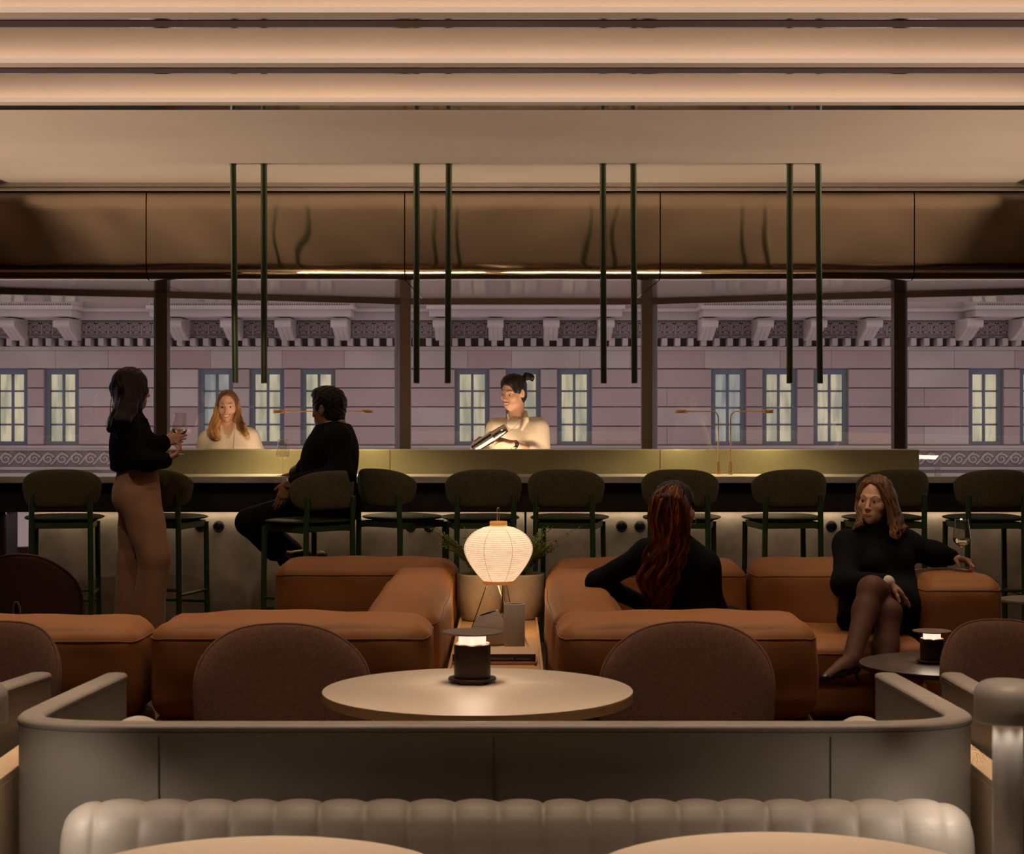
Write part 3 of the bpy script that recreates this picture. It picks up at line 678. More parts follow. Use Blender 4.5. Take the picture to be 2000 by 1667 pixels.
STOOLS = []
for i, (px, d, rz, lb) in enumerate(ST):
    o = S0 if i == 0 else copy_tree(S0)
    o.location = (X(px, 11.3), d, 0); o.rotation_euler.z = math.radians(rz); o['label'] = lb; STOOLS.append(o)
# ================================================================ sofas
def cushion_obj(name, parent, x0, x1, y0, y1, z0, z1, r=0.06, puff=(0.015,0.015,0.015), wr=0.006, seed=0, mt=None, seams=True, n=20, mtb='tan'):
    c = Vector(((x0+x1)/2, (y0+y1)/2, (z0+z1)/2)) - (parent.location if parent else Vector((0,0,0)))
    m = MB(); fn, Rm = puffy_mb(m, c, x1-x0, y1-y0, z1-z0, r, puff, wr, seed, n)
    o = weld(m.build(name, mt or M[mtb], parent))
    if seams:                        # welted seams round the top edge, raised like the cushion itself
        m = MB(); k = 0.975
        loop = [(t,-1,k) for t in np.linspace(-0.96,0.96,24)]+[(1,t,k) for t in np.linspace(-0.96,0.96,24)]+[(-t,1,k) for t in np.linspace(-0.96,0.96,24)]+[(-1,-t,k) for t in np.linspace(-0.96,0.96,24)]
        zz = 1-2*min(r*0.95,0.055)/(z1-z0)
        loop = [(u,v,zz) for (u,v,w_) in loop]
        m.tube([Rm @ fn(*p) for p in loop], 0.0028, 6, closed=True)
        m.build('seam', M[mtb+'_seam'], o)
    return o
ZT = 0.672
def sofa_piece(label, x0, x1, y0, y1, z0, z1, seed, base=True, r=0.075, puff=(0.012,0.012,0.018), wr=0.007):
    x0 += puff[0]; x1 -= puff[0]; y0 += puff[1]; y1 -= puff[1]
    t = thing('sofa_section', label, 'sofa section', ((x0+x1)/2, (y0+y1)/2, 0), 0, 'tan leather sofa sections')
    cushion_obj('back_cushion', t, x0, x1, y0, y1, z0, z1, r, puff, wr, seed)
    if base:
        cushion_obj('lower_cushion', t, x0, x1, y0+0.01, y1-0.02, 0.05, z0+0.015, 0.05, (0.01,0.02,0.0), 0.004, seed+50, seams=False)
    m = MB()
    for xx in (x0+0.09, x1-0.09):
        for yy in (y0+0.09, y1-0.09): m.cyl((xx-t.location.x, yy-t.location.y, 0), 0.02, 0.0, 0.06, 12)
    m.build('feet', M['black'], t)
    return t
# left group
sofa_piece('low tan sofa section at the far left edge, nearest to the booth', -2.42, -1.372, 6.98, 7.42, 0.31, 0.662, 1)
sofa_piece('wide tan sofa section directly behind the left brown wool chair', -1.352, -0.30, 6.98, 7.44, 0.31, ZT, 2)
sofa_piece('long tan sofa arm left of the lantern platform, running back', -0.610, -0.275, 7.445, 9.42, 0.31, ZT, 3, puff=(0.018,0.01,0.02), wr=0.006)
sofa_piece('far tan sofa section below the seated man at the bar', -1.195, -0.275, 9.425, 9.86, 0.31, 0.682, 4)
# right group
sofa_piece('near tan sofa section on the right, its back to the viewer behind the brown chair', 0.165, 1.145, 6.98, 7.46, 0.31, ZT, 5)
sofa_piece('long tan sofa arm under the elbow of the auburn haired woman', 0.150, 0.470, 7.465, 9.36, 0.31, ZT, 6, puff=(0.018,0.01,0.02), wr=0.006)
sofa_piece('far tan sofa section behind the auburn haired woman', 0.185, 1.172, 9.365, 9.80, 0.31, 0.682, 7)
sofa_piece('far tan sofa section behind the woman in the black dress', 1.190, 1.985, 9.365, 9.80, 0.31, 0.682, 8)
sofa_piece('chunky tan sofa armrest on the right carrying the hand with the wine glass', 1.900, 2.305, 8.80, 9.355, 0.31, 0.668, 9, puff=(0.012,0.02,0.012))
def seat(label, x0, x1, y0, y1, z1, seed):
    x0 += 0.008; x1 -= 0.008; y0 += 0.016; y1 -= 0.016
    t = thing('seat_block', label, 'sofa seat', ((x0+x1)/2, (y0+y1)/2, 0), 0, 'tan leather sofa seats')
    cushion_obj('seat_cushion', t, x0, x1, y0, y1, 0.21, z1, 0.05, (0.0,0.012,0.012), 0.004, seed)
    cushion_obj('seat_base', t, x0, x1, y0+0.015, y1, 0.06, 0.225, 0.04, (0,0.01,0), 0.003, seed+3, seams=False)
    m = MB()
    for xx in (x0+0.1, x1-0.1): m.box(xx-0.02-t.location.x, xx+0.02-t.location.x, y0+0.1-t.location.y, y1-0.1-t.location.y, 0, 0.07)
    m.build('feet', M['black'], t)
    return t
seat('tan sofa seat under the crossed legs of the woman in black', 1.12, 1.895, 8.54, 9.36, 0.40, 21)
seat('tan sofa seat between the two women, mostly hidden by the near section', 0.475, 1.115, 7.47, 9.36, 0.40, 22)
seat('tan sofa seat inside the left sofa, hidden low behind the near section', -1.352, -0.615, 7.45, 8.60, 0.40, 23)
# ================================================================ platform between the sofas
pl = thing('wooden_platform', 'low grey oak platform between the two sofas carrying the lantern and pots', 'platform', (-0.06, 8.5, 0))
m = MB().box(-0.262, 0.128, 7.40, 9.80, 0.36, 0.395); loc(m, pl).build('top', M['oak'], pl, 0.003)
m = MB().box(-0.25, 0.115, 7.42, 9.78, 0.0, 0.36); loc(m, pl).build('body', M['oak'], pl, 0.003)
for x in (-0.262, 0.116):
    m = MB().box(x, x+0.012, 7.40, 9.80, 0.395, 0.41); loc(m, pl).build('edge_strip', M['oak'], pl, 0.002)
PZ = 0.3955
def fern(px, d, H, label, seed, lean):
    x = X(px, d); t = thing('potted_fern', label, 'fern', (x, d, PZ+H-0.025), 0, 'ferns in the pots'); rnd = random.Random(seed)
    ml = MB(); ms = MB()
    for i in range(20):
        a = rnd.uniform(0, 2*math.pi); ln = rnd.uniform(0.22, 0.36); out = rnd.uniform(0.25,0.62)*ln; dirv = Vector((math.cos(a)+lean*0.8, math.sin(a)*0.8, 0))
        pts = []
        for k in range(9):
            s = k/8; pts.append(Vector((dirv.x*out*s**1.2, dirv.y*out*s**1.2, ln*(s-0.28*s*s))))
        ms.tube(pts, [0.0022*(1-0.7*k/8) for k in range(9)], 5)
        for k in range(1, 9):
            s = k/8; tan = (pts[k]-pts[k-1]).normalized(); side = tan.cross(Vector((0,0,1))).normalized(); L_ = 0.05*math.sin(math.pi*min(1,0.25+s*0.72))+0.006
            for sg in (-1,1):
                for hf in (0.0, 0.5):
                    p = pts[k]-(pts[k]-pts[k-1])*hf
                    tip = p+side*sg*L_+tan*L_*0.5+Vector((0,0,rnd.uniform(-0.012,0.004))); midp = p+side*sg*L_*0.5+tan*L_*0.12+Vector((0,0,0.004)); mid2 = p+side*sg*L_*0.45+tan*L_*0.5+Vector((0,0,0.002))
                    ml.add([p, midp, tip, mid2], [(0,1,2,3)], True)
        tp = pts[-1]+(pts[-1]-pts[-2]).normalized()*0.03; sd = Vector((0.005,0,0)); ml.add([pts[-1]-sd, tp, pts[-1]+sd], [(0,1,2)])
    ml.build('fronds', M['leaf'], t, recalc=False); ms.build('stems', M['stem'], t)
for px, d, lb, lf, sd, ln in ((937,9.50,'round limewashed pot on the left, behind the lantern legs','fern in the left pot, leaves showing left of the lantern',5,-0.9),(1020,9.56,'round limewashed pot on the right, behind the grey cylinder vase','fern in the right pot, leaves showing right of the lantern',9,0.9)):
    x = X(px, d); t = thing('planter', lb, 'planter', (x, d, PZ), 0, 'limewashed plant pots'); H = Z(1119,d)-PZ
    pr = [(1e-4,0.0),(0.072,0.0),(0.088,0.008),(0.106,0.06),(0.114,0.12),(0.117,H-0.01),(0.116,H),(0.110,H),(0.108,H-0.02),(0.106,H-0.04),(1e-4,H-0.045)]
    if px > 1000: pr = [(r*0.96, z) for r, z in pr]
    MB().lathe(pr, (0,0,0), 48).build('pot', M['pot'], t)
    MB().lathe([(0.100,H-0.035),(0.05,H-0.028),(1e-4,H-0.026)], (0,0,0), 32).build('soil', M['soil'], t)
    fern(px, d, H, lf, sd, ln)
# paper lantern on a wire tripod
LD = 9.0; lx = X(973.5, LD); lan = thing('paper_lantern_lamp', 'glowing white paper lantern lamp on a thin wire tripod, centre of the room', 'paper lantern lamp', (lx, LD, PZ))
def lz(py): return Z(py, LD)-PZ
def lr(half): return half*LD/F
prof = [(17.5,1027),(30,1029.5),(43,1035),(54,1043),(62,1053),(66.5,1063),(67.5,1072),(66,1081),(61,1093),(54,1105),(45.5,1117),(36,1128),(31,1133)]
zs = np.array([lz(q[1]) for q in prof]); rs = np.array([lr(q[0]) for q in prof])
NR = 27; ys = np.linspace(1027, 1133, NR*6+1)
yy_ = np.array([q[1] for q in prof]); rr_ = np.array([q[0] for q in prof])
# smooth the radius profile
rad = np.interp(ys, yy_, rr_); ker = np.ones(9)/9; rad[6:-6] = np.convolve(rad, ker, 'same')[6:-6]
pr = [(lr(r_)-0.0013*(0.5-0.5*math.cos(2*math.pi*k/6)), lz(y_)) for k, (y_, r_) in enumerate(zip(ys, rad))]
MB().lathe(pr, (0,0,0), 96).build('paper_shade', M['washi'], lan)
m = MB()
for a in np.radians([-90-22-2, -90+24, -90-75, -90+78, 40, 90, 140]):
    m.tube([((lr(r_)+0.0003)*math.cos(a), (lr(r_)+0.0003)*math.sin(a), lz(y_)) for y_, r_ in zip(ys[::6], rad[::6])], 0.0007, 5)
m.build('meridian_wires', M['rib_wire'], lan)
m = MB()
for y_, r_ in list(zip(ys[3::6], rad[3::6])): m.tube([((lr(r_)-0.0013)*math.cos(a), (lr(r_)-0.0013)*math.sin(a), lz(y_)) for a in np.linspace(0,2*math.pi,73)[:-1]], 0.0006, 4, closed=True)
m.build('paper_ribs', M['rib_line'], lan)
m = MB(); m.lathe([(lr(16.5),lz(1018)),(lr(17),lz(1017.5)),(lr(17),lz(1027.5)),(lr(16),lz(1027.5)),(lr(16),lz(1018)),(lr(16.5),lz(1018))], (0,0,0), 48); m.build('top_hoop', M['bamboo'], lan)
m = MB(); m.lathe([(lr(31),lz(1132)),(lr(31.2),lz(1139.5)),(lr(30),lz(1139.5)),(lr(30),lz(1132)),(lr(31),lz(1132))], (0,0,0), 48); m.build('bottom_hoop', M['bamboo'], lan)
m = MB(); m.tube([(0.004,0,lz(1030)),(0.004,0,lz(994)),(0.0,0,lz(990)),(-0.006,0,lz(991)),(-0.006,0,lz(1030))], 0.0011, 6); m.tube([(-0.040,0,lz(1021)),(0.040,0,lz(1021))], 0.0014, 6); m.cyl((0,0,lz(993)), 0.004, 0, 0.005, 10)
m.build('hanging_wire', M['brass'], lan)
for (dx, dy) in ((-0.135,-0.05),(0.035,-0.13),(0.085,0.11)):
    MB().tube([(dx*0.38,dy*0.38,lz(1136)),(dx,dy,0.0)], 0.0022, 8).build('leg', M['wire'], lan)
m = MB(); m.cyl((0,0,lz(1143)), 0.014, 0, 0.02, 16); m.tube([(0,0,lz(1142)),(0.006,-0.01,lz(1150)),(0.012,-0.01,lz(1160)),(0.022,-0.01,lz(1172)),(0.040,0.0,lz(1185)),(0.055,0.02,0.06),(0.075,0.0,0.005)], 0.0028, 8)
m.build('lamp_flex', M['cable'], lan)
lamp('lantern_bulb', 'POINT', (0,0,lz(1146)), 2.6, (1,0.62,0.30), (0,0,0), 0.03, parent=lan)
# power cord on the platform
cb = MB().tube([(X(1020,9.0),9.0,PZ+0.004),(X(1028,8.6),8.6,PZ+0.004),(X(1040,8.25),8.25,PZ+0.004),(X(1047,8.1),8.1,PZ+0.004),(X(1049,7.96),7.96,PZ+0.004),(X(1046,7.86),7.86,PZ+0.004)], 0.0032, 8).build('power_cord', M['wire'])
tag(cb, 'thin dark power cord lying right of the books', 'cord')
# vases
vx, vd = X(1004.5,8.35), 8.35; H = Z(1178,vd)-PZ; R = 0.0468
v = MB(); v.lathe([(1e-4,0.0),(R*0.98,0.0),(R,0.004),(R,H-0.002),(R-0.002,H),(R-0.006,H),(R-0.007,H-0.004),(R-0.007,0.03),(1e-4,0.028)], (0,0,0), 48)
vo = v.build('cylinder_vase', M['ceramic']); vo.location = (vx, vd, PZ); tag(vo, 'tall straight grey ceramic vase standing in front of the right pot', 'vase')
vd = 8.55; t = thing('slanted_vase', 'squat pale ceramic vase with a slanted oval mouth beside the cylinder vase', 'vase', (X(958,vd), vd, PZ))
m = MB(); hs = [0,0.015,0.04,0.07,0.10,0.125,0.142]; rs2 = [0.066,0.074,0.080,0.078,0.068,0.055,0.047]
rows = []
for q, (h, r) in enumerate(zip(hs, rs2)):
    k = h/0.142; sh = -0.012*k; rows.append([(sh+r*math.cos(a), r*0.85*math.sin(a), h+k*k*0.30*r*math.cos(a)) for a in np.linspace(0,2*math.pi,49)[:-1]])
m.grid([[(0.001*math.cos(a),0.001*math.sin(a),0) for a in np.linspace(0,2*math.pi,49)[:-1]]]+rows, closed_u=True); m.build('vase_body', M['ceramic'], t)
m = MB(); r = 0.047
top = [(-0.012+r*math.cos(a), r*0.85*math.sin(a), 0.142+0.30*r*math.cos(a)) for a in np.linspace(0,2*math.pi,49)[:-1]]
inn = [(-0.012+r*0.88*math.cos(a), r*0.75*math.sin(a), 0.1415+0.30*r*0.88*math.cos(a)) for a in np.linspace(0,2*math.pi,49)[:-1]]
dp = [(-0.010+r*0.8*math.cos(a), r*0.7*math.sin(a), 0.105+0.30*r*0.8*math.cos(a)) for a in np.linspace(0,2*math.pi,49)[:-1]]
m.grid([top, inn], closed_u=True); m.build('rim', M['ceramic'], t)
m = MB(); m.grid([inn, dp, [(-0.01+0.001*math.cos(a),0.001*math.sin(a),0.10) for a in np.linspace(0,2*math.pi,49)[:-1]]], closed_u=True); m.build('dark_inside', M['ceramic_in'], t)
# books
def text_obj(name, s, size, loc_, rot, mt, parent, extr=0.0004):
    cu = bpy.data.curves.new(name, 'FONT'); cu.body = s; cu.size = size; cu.extrude = extr; cu.align_x = 'LEFT'; cu.align_y = 'CENTER'; cu.space_character = 0.95
    tmp = bpy.data.objects.new(name, cu); COL.objects.link(tmp); bpy.context.view_layer.update()
    me = bpy.data.meshes.new_from_object(tmp.evaluated_get(bpy.context.evaluated_depsgraph_get())); bpy.data.objects.remove(tmp); bpy.data.curves.remove(cu)
    me.materials.clear(); me.materials.append(mt); o = bpy.data.objects.new(name, me); COL.objects.link(o)
    o.location = loc_; o.rotation_euler = rot; o.parent = parent; return o
bd_ = 7.90
def book(label, x0, x1, z0, z1, dpt, mcover, mtop, d0):
    t = thing('book', label, 'book', ((x0+x1)/2, d0+dpt/2, z0), 0, 'books stacked on the platform'); hx = (x1-x0)/2; hy = dpt/2; h = z1-z0
    m = MB(); m.box(-hx, hx, -hy, -hy+0.004, 0, h); m.box(-hx, hx, -hy, hy, 0, 0.003); m.build('cover', mcover, t, 0.0008)
    MB().box(-hx, hx, -hy+0.002, hy, h-0.003, h).build('front_board', mtop, t, 0.0008)
    MB().box(-hx+0.004, hx-0.004, -hy+0.004, hy-0.004, 0.003, h-0.003).build('pages', M['paper'], t, 0)
    return t
b1 = book('lower pink covered book under the black spined one', X(880,bd_), X(1049,bd_), PZ+0.0005, PZ+0.0125, 0.26, M['pink'], M['pink'], bd_-0.005)
b2 = book('upper book with black spine lettered IN LIGHTS and tan cover', X(884,bd_), X(1046,bd_), PZ+0.0130, PZ+0.0435, 0.245, M['paper_spine'], M['paper_tan'], bd_)
zc = Z(1286,bd_)-b2.location.z; fx_ = -0.1225-0.0003
text_obj('spine_title', 'TIONS IN LIGHTS', 0.0128, (X(958,bd_)-b2.location.x, fx_, zc), (math.radians(90),0,0), M['ink'], b2)
text_obj('spine_author', 'Synchronized Cloud', 0.0072, (X(1009,bd_)-b2.location.x, fx_, zc), (math.radians(90),0,0), M['ink'], b2)
# ================================================================ table lamps and tables
def portable_lamp(label, x, y, z):
    t = thing('portable_table_lamp', label, 'table lamp', (x, y, z), 0, 'portable lamps with a flat disc cap')
    MB().cyl((0,0,0), 0.064, 0.006, 0.0135, 56, 0.003).build('base_plate', M['dark_metal'], t)
    m = MB(); m.cyl((0,0,0), 0.045, 0.0, 0.007, 40); m.box(-0.03,0.03,-0.058,-0.03,0.001,0.007); m.build('foot', M['black'], t)
    MB().cyl((0,0,0), 0.0485, 0.0135, 0.1015, 56, 0.0012).build('body', M['dark_metal'], t)
    MB().cyl((0,0,0), 0.0470, 0.1015, 0.1030, 56).build('collar', M['cap_metal'], t)
    MB().cyl((0,0,0), 0.0362, 0.1030, 0.1300, 48).build('diffuser', M['opal'], t)
    MB().cyl((0,0,0), 0.0805, 0.1300, 0.1350, 64, 0.002).build('cap', M['cap_metal'], t)
    for a in np.radians([30,90,150,210,270,330]):
        dv = Vector((math.cos(a), math.sin(a), -0.75)); lamp('lamp_glow', 'SPOT', (0.040*math.cos(a),0.040*math.sin(a),0.1262), 0.40, (1,0.76,0.56), dv.to_track_quat('-Z','Y').to_euler(), 0.003, spot=math.radians(140), blend=0.8, parent=t)
    return t
def round_table(label, x, y, r, z, th, mtop, medge, legs='column', group=None, name='round_table', mleg=None):
    t = thing(name, label, 'table', (x, y, 0), 0, group); mleg = mleg or M['dark_metal']
    m = MB(); m.lathe([(r-0.001, z),(1e-4, z)], (0,0,0), 128, smooth=False)
    m.lathe([(r-0.001, z),(r-0.0004,z-0.0003),(r, z-0.001)], (0,0,0), 128); top = m.build('tabletop', mtop, t, recalc=True)
    m = MB(); m.lathe([(r, z-0.001),(r, z-th+0.003),(r-0.003, z-th),(1e-4, z-th)], (0,0,0), 128); m.build('table_edge', medge, t)
    m = MB(); m.cyl((0,0,0), min(0.16,r*0.5), z-th-0.012, z-th, 40); m.build('top_plate', mleg, t)
    MB().cyl((0,0,0), 0.028, 0.012, z-th-0.01, 28).build('column', mleg, t)
    MB().cyl((0,0,0), min(0.24,r*0.7), 0.0, 0.014, 56, 0.004).build('foot_plate', mleg, t)
    return t
ct = round_table('cream topped round table with pale wood edge inside the grey booth', X(933,4.9), 4.9, 0.401, 0.750, 0.0265, M['laminate'], M['oak'], group='cream topped round tables')
for dx in (-0.18, 0.165):
    MB().box(dx-0.012, dx+0.012, -0.02, 0.02, 0.70, 0.7235).build('bracket_plate', M['dark_metal'], ct)
round_table('cream round table cut by the bottom edge, left of the two', -0.402, 2.94, 0.320, 0.750, 0.0265, M['laminate'], M['oak'], group='cream topped round tables')
round_table('cream round table cut by the bottom edge, right of the two', 0.440, 2.965, 0.325, 0.750, 0.0265, M['laminate'], M['oak'], group='cream topped round tables')
portable_lamp('dark portable lamp with lit diffuser on the cream table in the booth', X(922.5,5.03), 5.03, 0.7505)
round_table('dark low coffee table in front of the woman in black', X(1855,7.9), 7.9, 0.372, 0.400, 0.020, M['dark_top'], M['dark_top'], name='coffee_table')
portable_lamp('dark portable lamp glowing on the low coffee table at right', X(1820,7.92), 7.92, 0.4005)
st = round_table('small pale side table cut by the right frame edge behind the sofa arm', X(2022,10.45), 10.45, 0.195, Z(1169,10.45), 0.016, M['stone_top'], M['stone_top'], name='side_table')
# ================================================================ brown shell chairs
def shell_chair(label, x, y, rz, w, ztop, mt, slot=False, group='brown wool dining chairs', cat='chair', zseat=0.44, yoff=0.0):
    t = thing('shell_chair', label, cat, (x, y, 0), rz, group); hw = w/2; zb = zseat-0.01; hh = (ztop-zb)/2
    ol = []
    for (s, q) in outline_super(hw*1.13, hh, 3.3, 96):
        v = q/hh; ol.append((s*(1-0.05*(0.5-0.5*v)-0.07*max(0,v)**3), q-0.050*(abs(s)/(hw*1.13))**2.2*(0.5+0.5*v)**2))
    R = hw*1.15
    def fm(s, q, n):
        a = s/R; ln = 0.16*(q/hh+1)
        return Vector(((R+n)*math.sin(a), 0.22-R+(R+n)*math.cos(a)+ln*0.35, zb+hh+q))
    m = MB(); pillow(m, ol, fm, 0.028, 14, 6, 0.026); bk = weld(m.build('backrest', mt, t))
    m = MB(); m.tube([fm(s*1.0, q*1.0, 0) for s, q in ol], 0.0045, 6, closed=True); m.build('piping', mt, bk)
    m = MB(); pillow(m, outline_super(hw*0.95, 0.23, 3.2, 56), lambda s, q, n: Vector((s, q-0.02, zseat+n)), 0.035, 10, 3, 0.03); weld(m.build('seat', mt, t))
    for sx in (-1,1):
        for sy in (-1,1):
            MB().tube([(sx*hw*0.62, sy*0.15-0.02, zseat-0.02),(sx*hw*0.82, sy*0.22-0.02, 0.0)], [0.015,0.010], 12).build('leg', M['dark_metal'], t)
    return t
shell_chair('large brown wool chair left of the lamp table, its back to the tan sofa', X(566,5.42), 5.42, math.radians(14), 0.550, 0.820, M['brown_fabric'])
shell_chair('large brown wool chair right of the lamp table, partly behind the cream top', X(1328,5.42), 5.42, math.radians(-12), 0.545, 0.825, M['brown_fabric'])
shell_chair('brown wool chair cut by the left frame edge', X(-78,5.42), 5.42, math.radians(-8), 0.480, 0.826, M['brown_fabric'])
shell_chair('brown wool chair cut by the right frame edge, behind the stone white lamp', X(2035,5.42), 5.42, math.radians(10), 0.480, 0.832, M['brown_fabric'])
# dark leather chair at the far left
dc = thing('leather_armchair', 'dark oxblood leather chair with rounded back at the left edge behind the sofa', 'armchair', (X(62,10.0), 10.0, 0))
ol = [(s*(1-0.12*max(0,q/0.24)**2), q-0.06*(abs(s)/0.31)**2*(0.5+0.5*q/0.25)**2) for s, q in outline_super(0.335, 0.25, 2.6, 80)]
m = MB(); pillow(m, ol, lambda s, q, n: Vector((0.36*math.sin(s/0.36)+ (0.36+n)*0, -0.25+0.36-(0.36+n)*math.cos(s/0.36), 0.452+q)), 0.014, 12, 8, 0.012); bk = weld(m.build('backrest', M['brown_leather'], dc))
m = MB(); m.tube([(0.36*math.sin(s/0.36), -0.25+0.36-0.36*math.cos(s/0.36), 0.452+q) for s, q in ol], 0.008, 8, closed=True); m.build('rim', M['brown_leather'], bk)
m = MB(); m.tube([(-0.015+dx, -0.275, z) for dx, z in ((-0.012,0.26),(-0.010,0.43),(0.0,0.462),(0.012,0.46),(0.024,0.43),(0.030,0.26))], 0.006, 8); m.build('slot_frame', M['cap_metal'], bk)
m = MB(); pillow(m, outline_super(0.27,0.25,3,56), lambda s, q, n: Vector((s, q, 0.38+n)), 0.04, 10, 3, 0.03); weld(m.build('seat', M['brown_leather'], dc))
for sx in (-1,1):
    for sy in (-1,1): MB().tube([(sx*0.2, sy*0.18, 0.36),(sx*0.25, sy*0.23, 0.0)], [0.014,0.010], 12).build('leg', M['dark_metal'], dc)
# ================================================================ grey leather booths
def booth(label, cx, left, right, backs=None, seats=True):
    """left / right: plan points from the middle seam of the back to the tip of the arm"""
    t = thing('booth_sofa', label, 'booth sofa', (cx, 4.5, 0), 0, 'grey leather booths'); o = t.location
    ZTOP = 0.797; TH = 0.056
    path = [Vector((*p,0)) for p in left[::-1]]+[Vector((*p,0)) for p in right]
    # resample smoothly (Catmull-Rom)
    pts = []
    for i in range(len(path)-1):
        p0 = path[max(i-1,0)]; p1 = path[i]; p2 = path[i+1]; p3 = path[min(i+2,len(path)-1)]
        for k in range(8):
            s = k/8; pts.append(0.5*((2*p1)+(p2-p0)*s+(2*p0-5*p1+4*p2-p3)*s*s+(3*p1-p0-3*p2+p3)*s**3))
    pts.append(path[-1])
    rows = []
    rc = 0.011
    sec = [(0,0.02),(0,0.3),(0,0.5),(0,0.7),(0.0,ZTOP-0.020),(-0.002,ZTOP-0.013)]+[(rc-(rc+0.003)*math.cos(a), ZTOP-rc+rc*math.sin(a)) for a in np.linspace(0, math.pi/2, 6)]+[(TH/2,ZTOP+0.001)]+ \
          [(TH-rc+(rc+0.003)*math.sin(a), ZTOP-rc+rc*math.cos(a)) for a in np.linspace(0, math.pi/2, 6)]+[(TH+0.002,ZTOP-0.013),(TH,ZTOP-0.020),(TH,0.70),(TH,0.40),(TH,0.02)]
    n_ = len(pts)
    for i, p in enumerate(pts):
        a = pts[max(i-1,0)]; b = pts[min(i+1,n_-1)]; tg = (b-a).normalized(); nr = Vector((-tg.y, tg.x, 0))   # points inwards (left to right path: +y)
        rows.append([p+nr*s-o+Vector((0,0,z)) for s, z in sec])
    m = MB(); m.grid(rows)
    for e, sg in ((0,-1),(-1,1)):     # rounded arm tips
        r0 = rows[e]; tg = (pts[0]-pts[1]).normalized() if e == 0 else (pts[-1]-pts[-2]).normalized(); cap = []
        cen = Vector((sum(v.x for v in r0)/len(r0), sum(v.y for v in r0)/len(r0), 0))
        cap = [r0]
        for k in (0.4,0.75,0.95,1.0):
            sc_ = math.sqrt(max(0,1-k*k)) if k < 1 else 0.0
            cap.append([Vector((cen.x+(v.x-cen.x)*max(sc_,0.02), cen.y+(v.y-cen.y)*max(sc_,0.02), v.z-(1-sc_)*0.012*(v.z/0.8)))+tg*0.026*k for v in r0])
        m.grid(cap)
    ob = m.build('shell', M['grey_leather'], t); weld(ob, 0.0002)
    m = MB()
    for off, z in ((-0.0010,0.7805),(TH+0.0010,0.7805)):
        m.tube([p+Vector((-(pts[min(i+1,n_-1)]-pts[max(i-1,0)]).normalized().y, (pts[min(i+1,n_-1)]-pts[max(i-1,0)]).normalized().x,0))*off-o+Vector((0,0,z)) for i, p in enumerate(pts)], 0.0016, 6)
    m.build('stitched_seam', M['grey_seam'], t)
    if backs:
        m = MB()
        for bx_ in backs:
            yb = float(np.interp(bx_, [p.x for p in pts], [p.y for p in pts])) if all(pts[i].x < pts[i+1].x for i in range(n_-1)) else min(p.y for p in pts)
            m.tube([(bx_-o.x, yb-0.0015-o.y, z) for z in np.linspace(0.05,0.765,20)]+[(bx_-o.x, yb+0.01-o.y, 0.788)], 0.0016, 6)
        m.build('panel_seam', M['grey_seam'], t)
    return t
LEFT = [(-0.03,4.10),(-0.40,4.10),(-0.765,4.10),(-0.92,4.108),(-1.02,4.135),(-1.082,4.185),(-1.106,4.26),(-1.100,4.38),(-1.078,4.60),(-1.048,4.88)]
RIGHT = [(0.33,4.10),(0.690,4.10),(0.84,4.108),(0.94,4.135),(1.002,4.185),(1.030,4.26),(1.026,4.38),(1.012,4.60),(0.992,4.88)]
bt = booth('grey leather booth in the foreground, its curved back to the viewer', -0.035, LEFT, RIGHT, backs=(-0.765,-0.04,0.690))
cushion_obj('seat_cushion', bt, -0.98, 0.90, 4.18, 4.62, 0.30, 0.45, 0.04, (0,0.01,0.01), 0.002, 3, M['grey_leather'], False, 12, 'grey')
m = MB().box(-0.95,0.87,4.18,4.58,0.02,0.30); loc(m, bt).build('seat_base', M['grey_leather'], bt, 0.01)
LN = [(-2.3,4.10),(-1.75,4.12),(-1.40,4.16),(-1.315,4.24),(-1.290,4.36),(-1.262,4.52),(-1.225,4.70),(-1.190,4.88)]
booth('grey leather booth arm at the left frame edge', -2.3, [(-2.9,4.10),(-2.85,4.5)], LN)
RN = [(1.107,4.88),(1.112,4.70),(1.120,4.52),(1.135,4.36),(1.16,4.24),(1.24,4.16),(1.60,4.12),(2.2,4.10)]
booth('grey leather booth arm behind the stone white lamp at right', 2.2, RN[::-1], [(2.9,4.10),(3.0,4.5)])
# round bolsters on the booth seat
for px, lb in ((264,'pale rounded bolster at the left end of the booth seat'),(1686,'pale rounded bolster at the right end of the booth seat')):
    d = 4.42; x = X(px, d); t = MB(); pillow(t, outline_super(0.064,0.064,2.1,48), lambda s, q, n: Vector((s, n*1.0, q+0.0)), 0.12, 12, 3); 
    o = weld(t.build('bolster_cushion', M['bolster']))
    o.location = (x, d, Z(1401,d)-0.064); tag(o, lb, 'cushion', 'pale bolsters in the booth')
    zc = o.location.z
# fluted bench with its back rolled over, nearest row
fb = thing('fluted_bench', 'grey leather bench with a channel-tufted rolled back along the bottom edge', 'bench', (0, 3.9, 0))
x0, x1 = -0.94, 0.962; fw = 0.0928; ns = 21; xs0 = X(177,3.88)
rows = []
side = [(3.80,0.46),(3.86,0.50),(3.885,0.56),(3.898,0.60),(3.915,0.632),(3.938,0.652),(3.965,0.662),(3.995,0.660),(4.02,0.645),(4.03,0.61),(4.035,0.45)]
xsl = np.linspace(x0-0.05, x1+0.03, 21*14+1)
sd = []
for j in range(len(side)-1):
    for k in range(4):
        s = k/4; sd.append((side[j][0]*(1-s)+side[j+1][0]*s, side[j][1]*(1-s)+side[j+1][1]*s))
sd.append(side[-1]); nsd = len(sd)
sm_ = [sd[0]]+[((sd[i-1][0]+2*sd[i][0]+sd[i+1][0])/4, (sd[i-1][1]+2*sd[i][1]+sd[i+1][1])/4) for i in range(1,nsd-1)]+[sd[-1]]
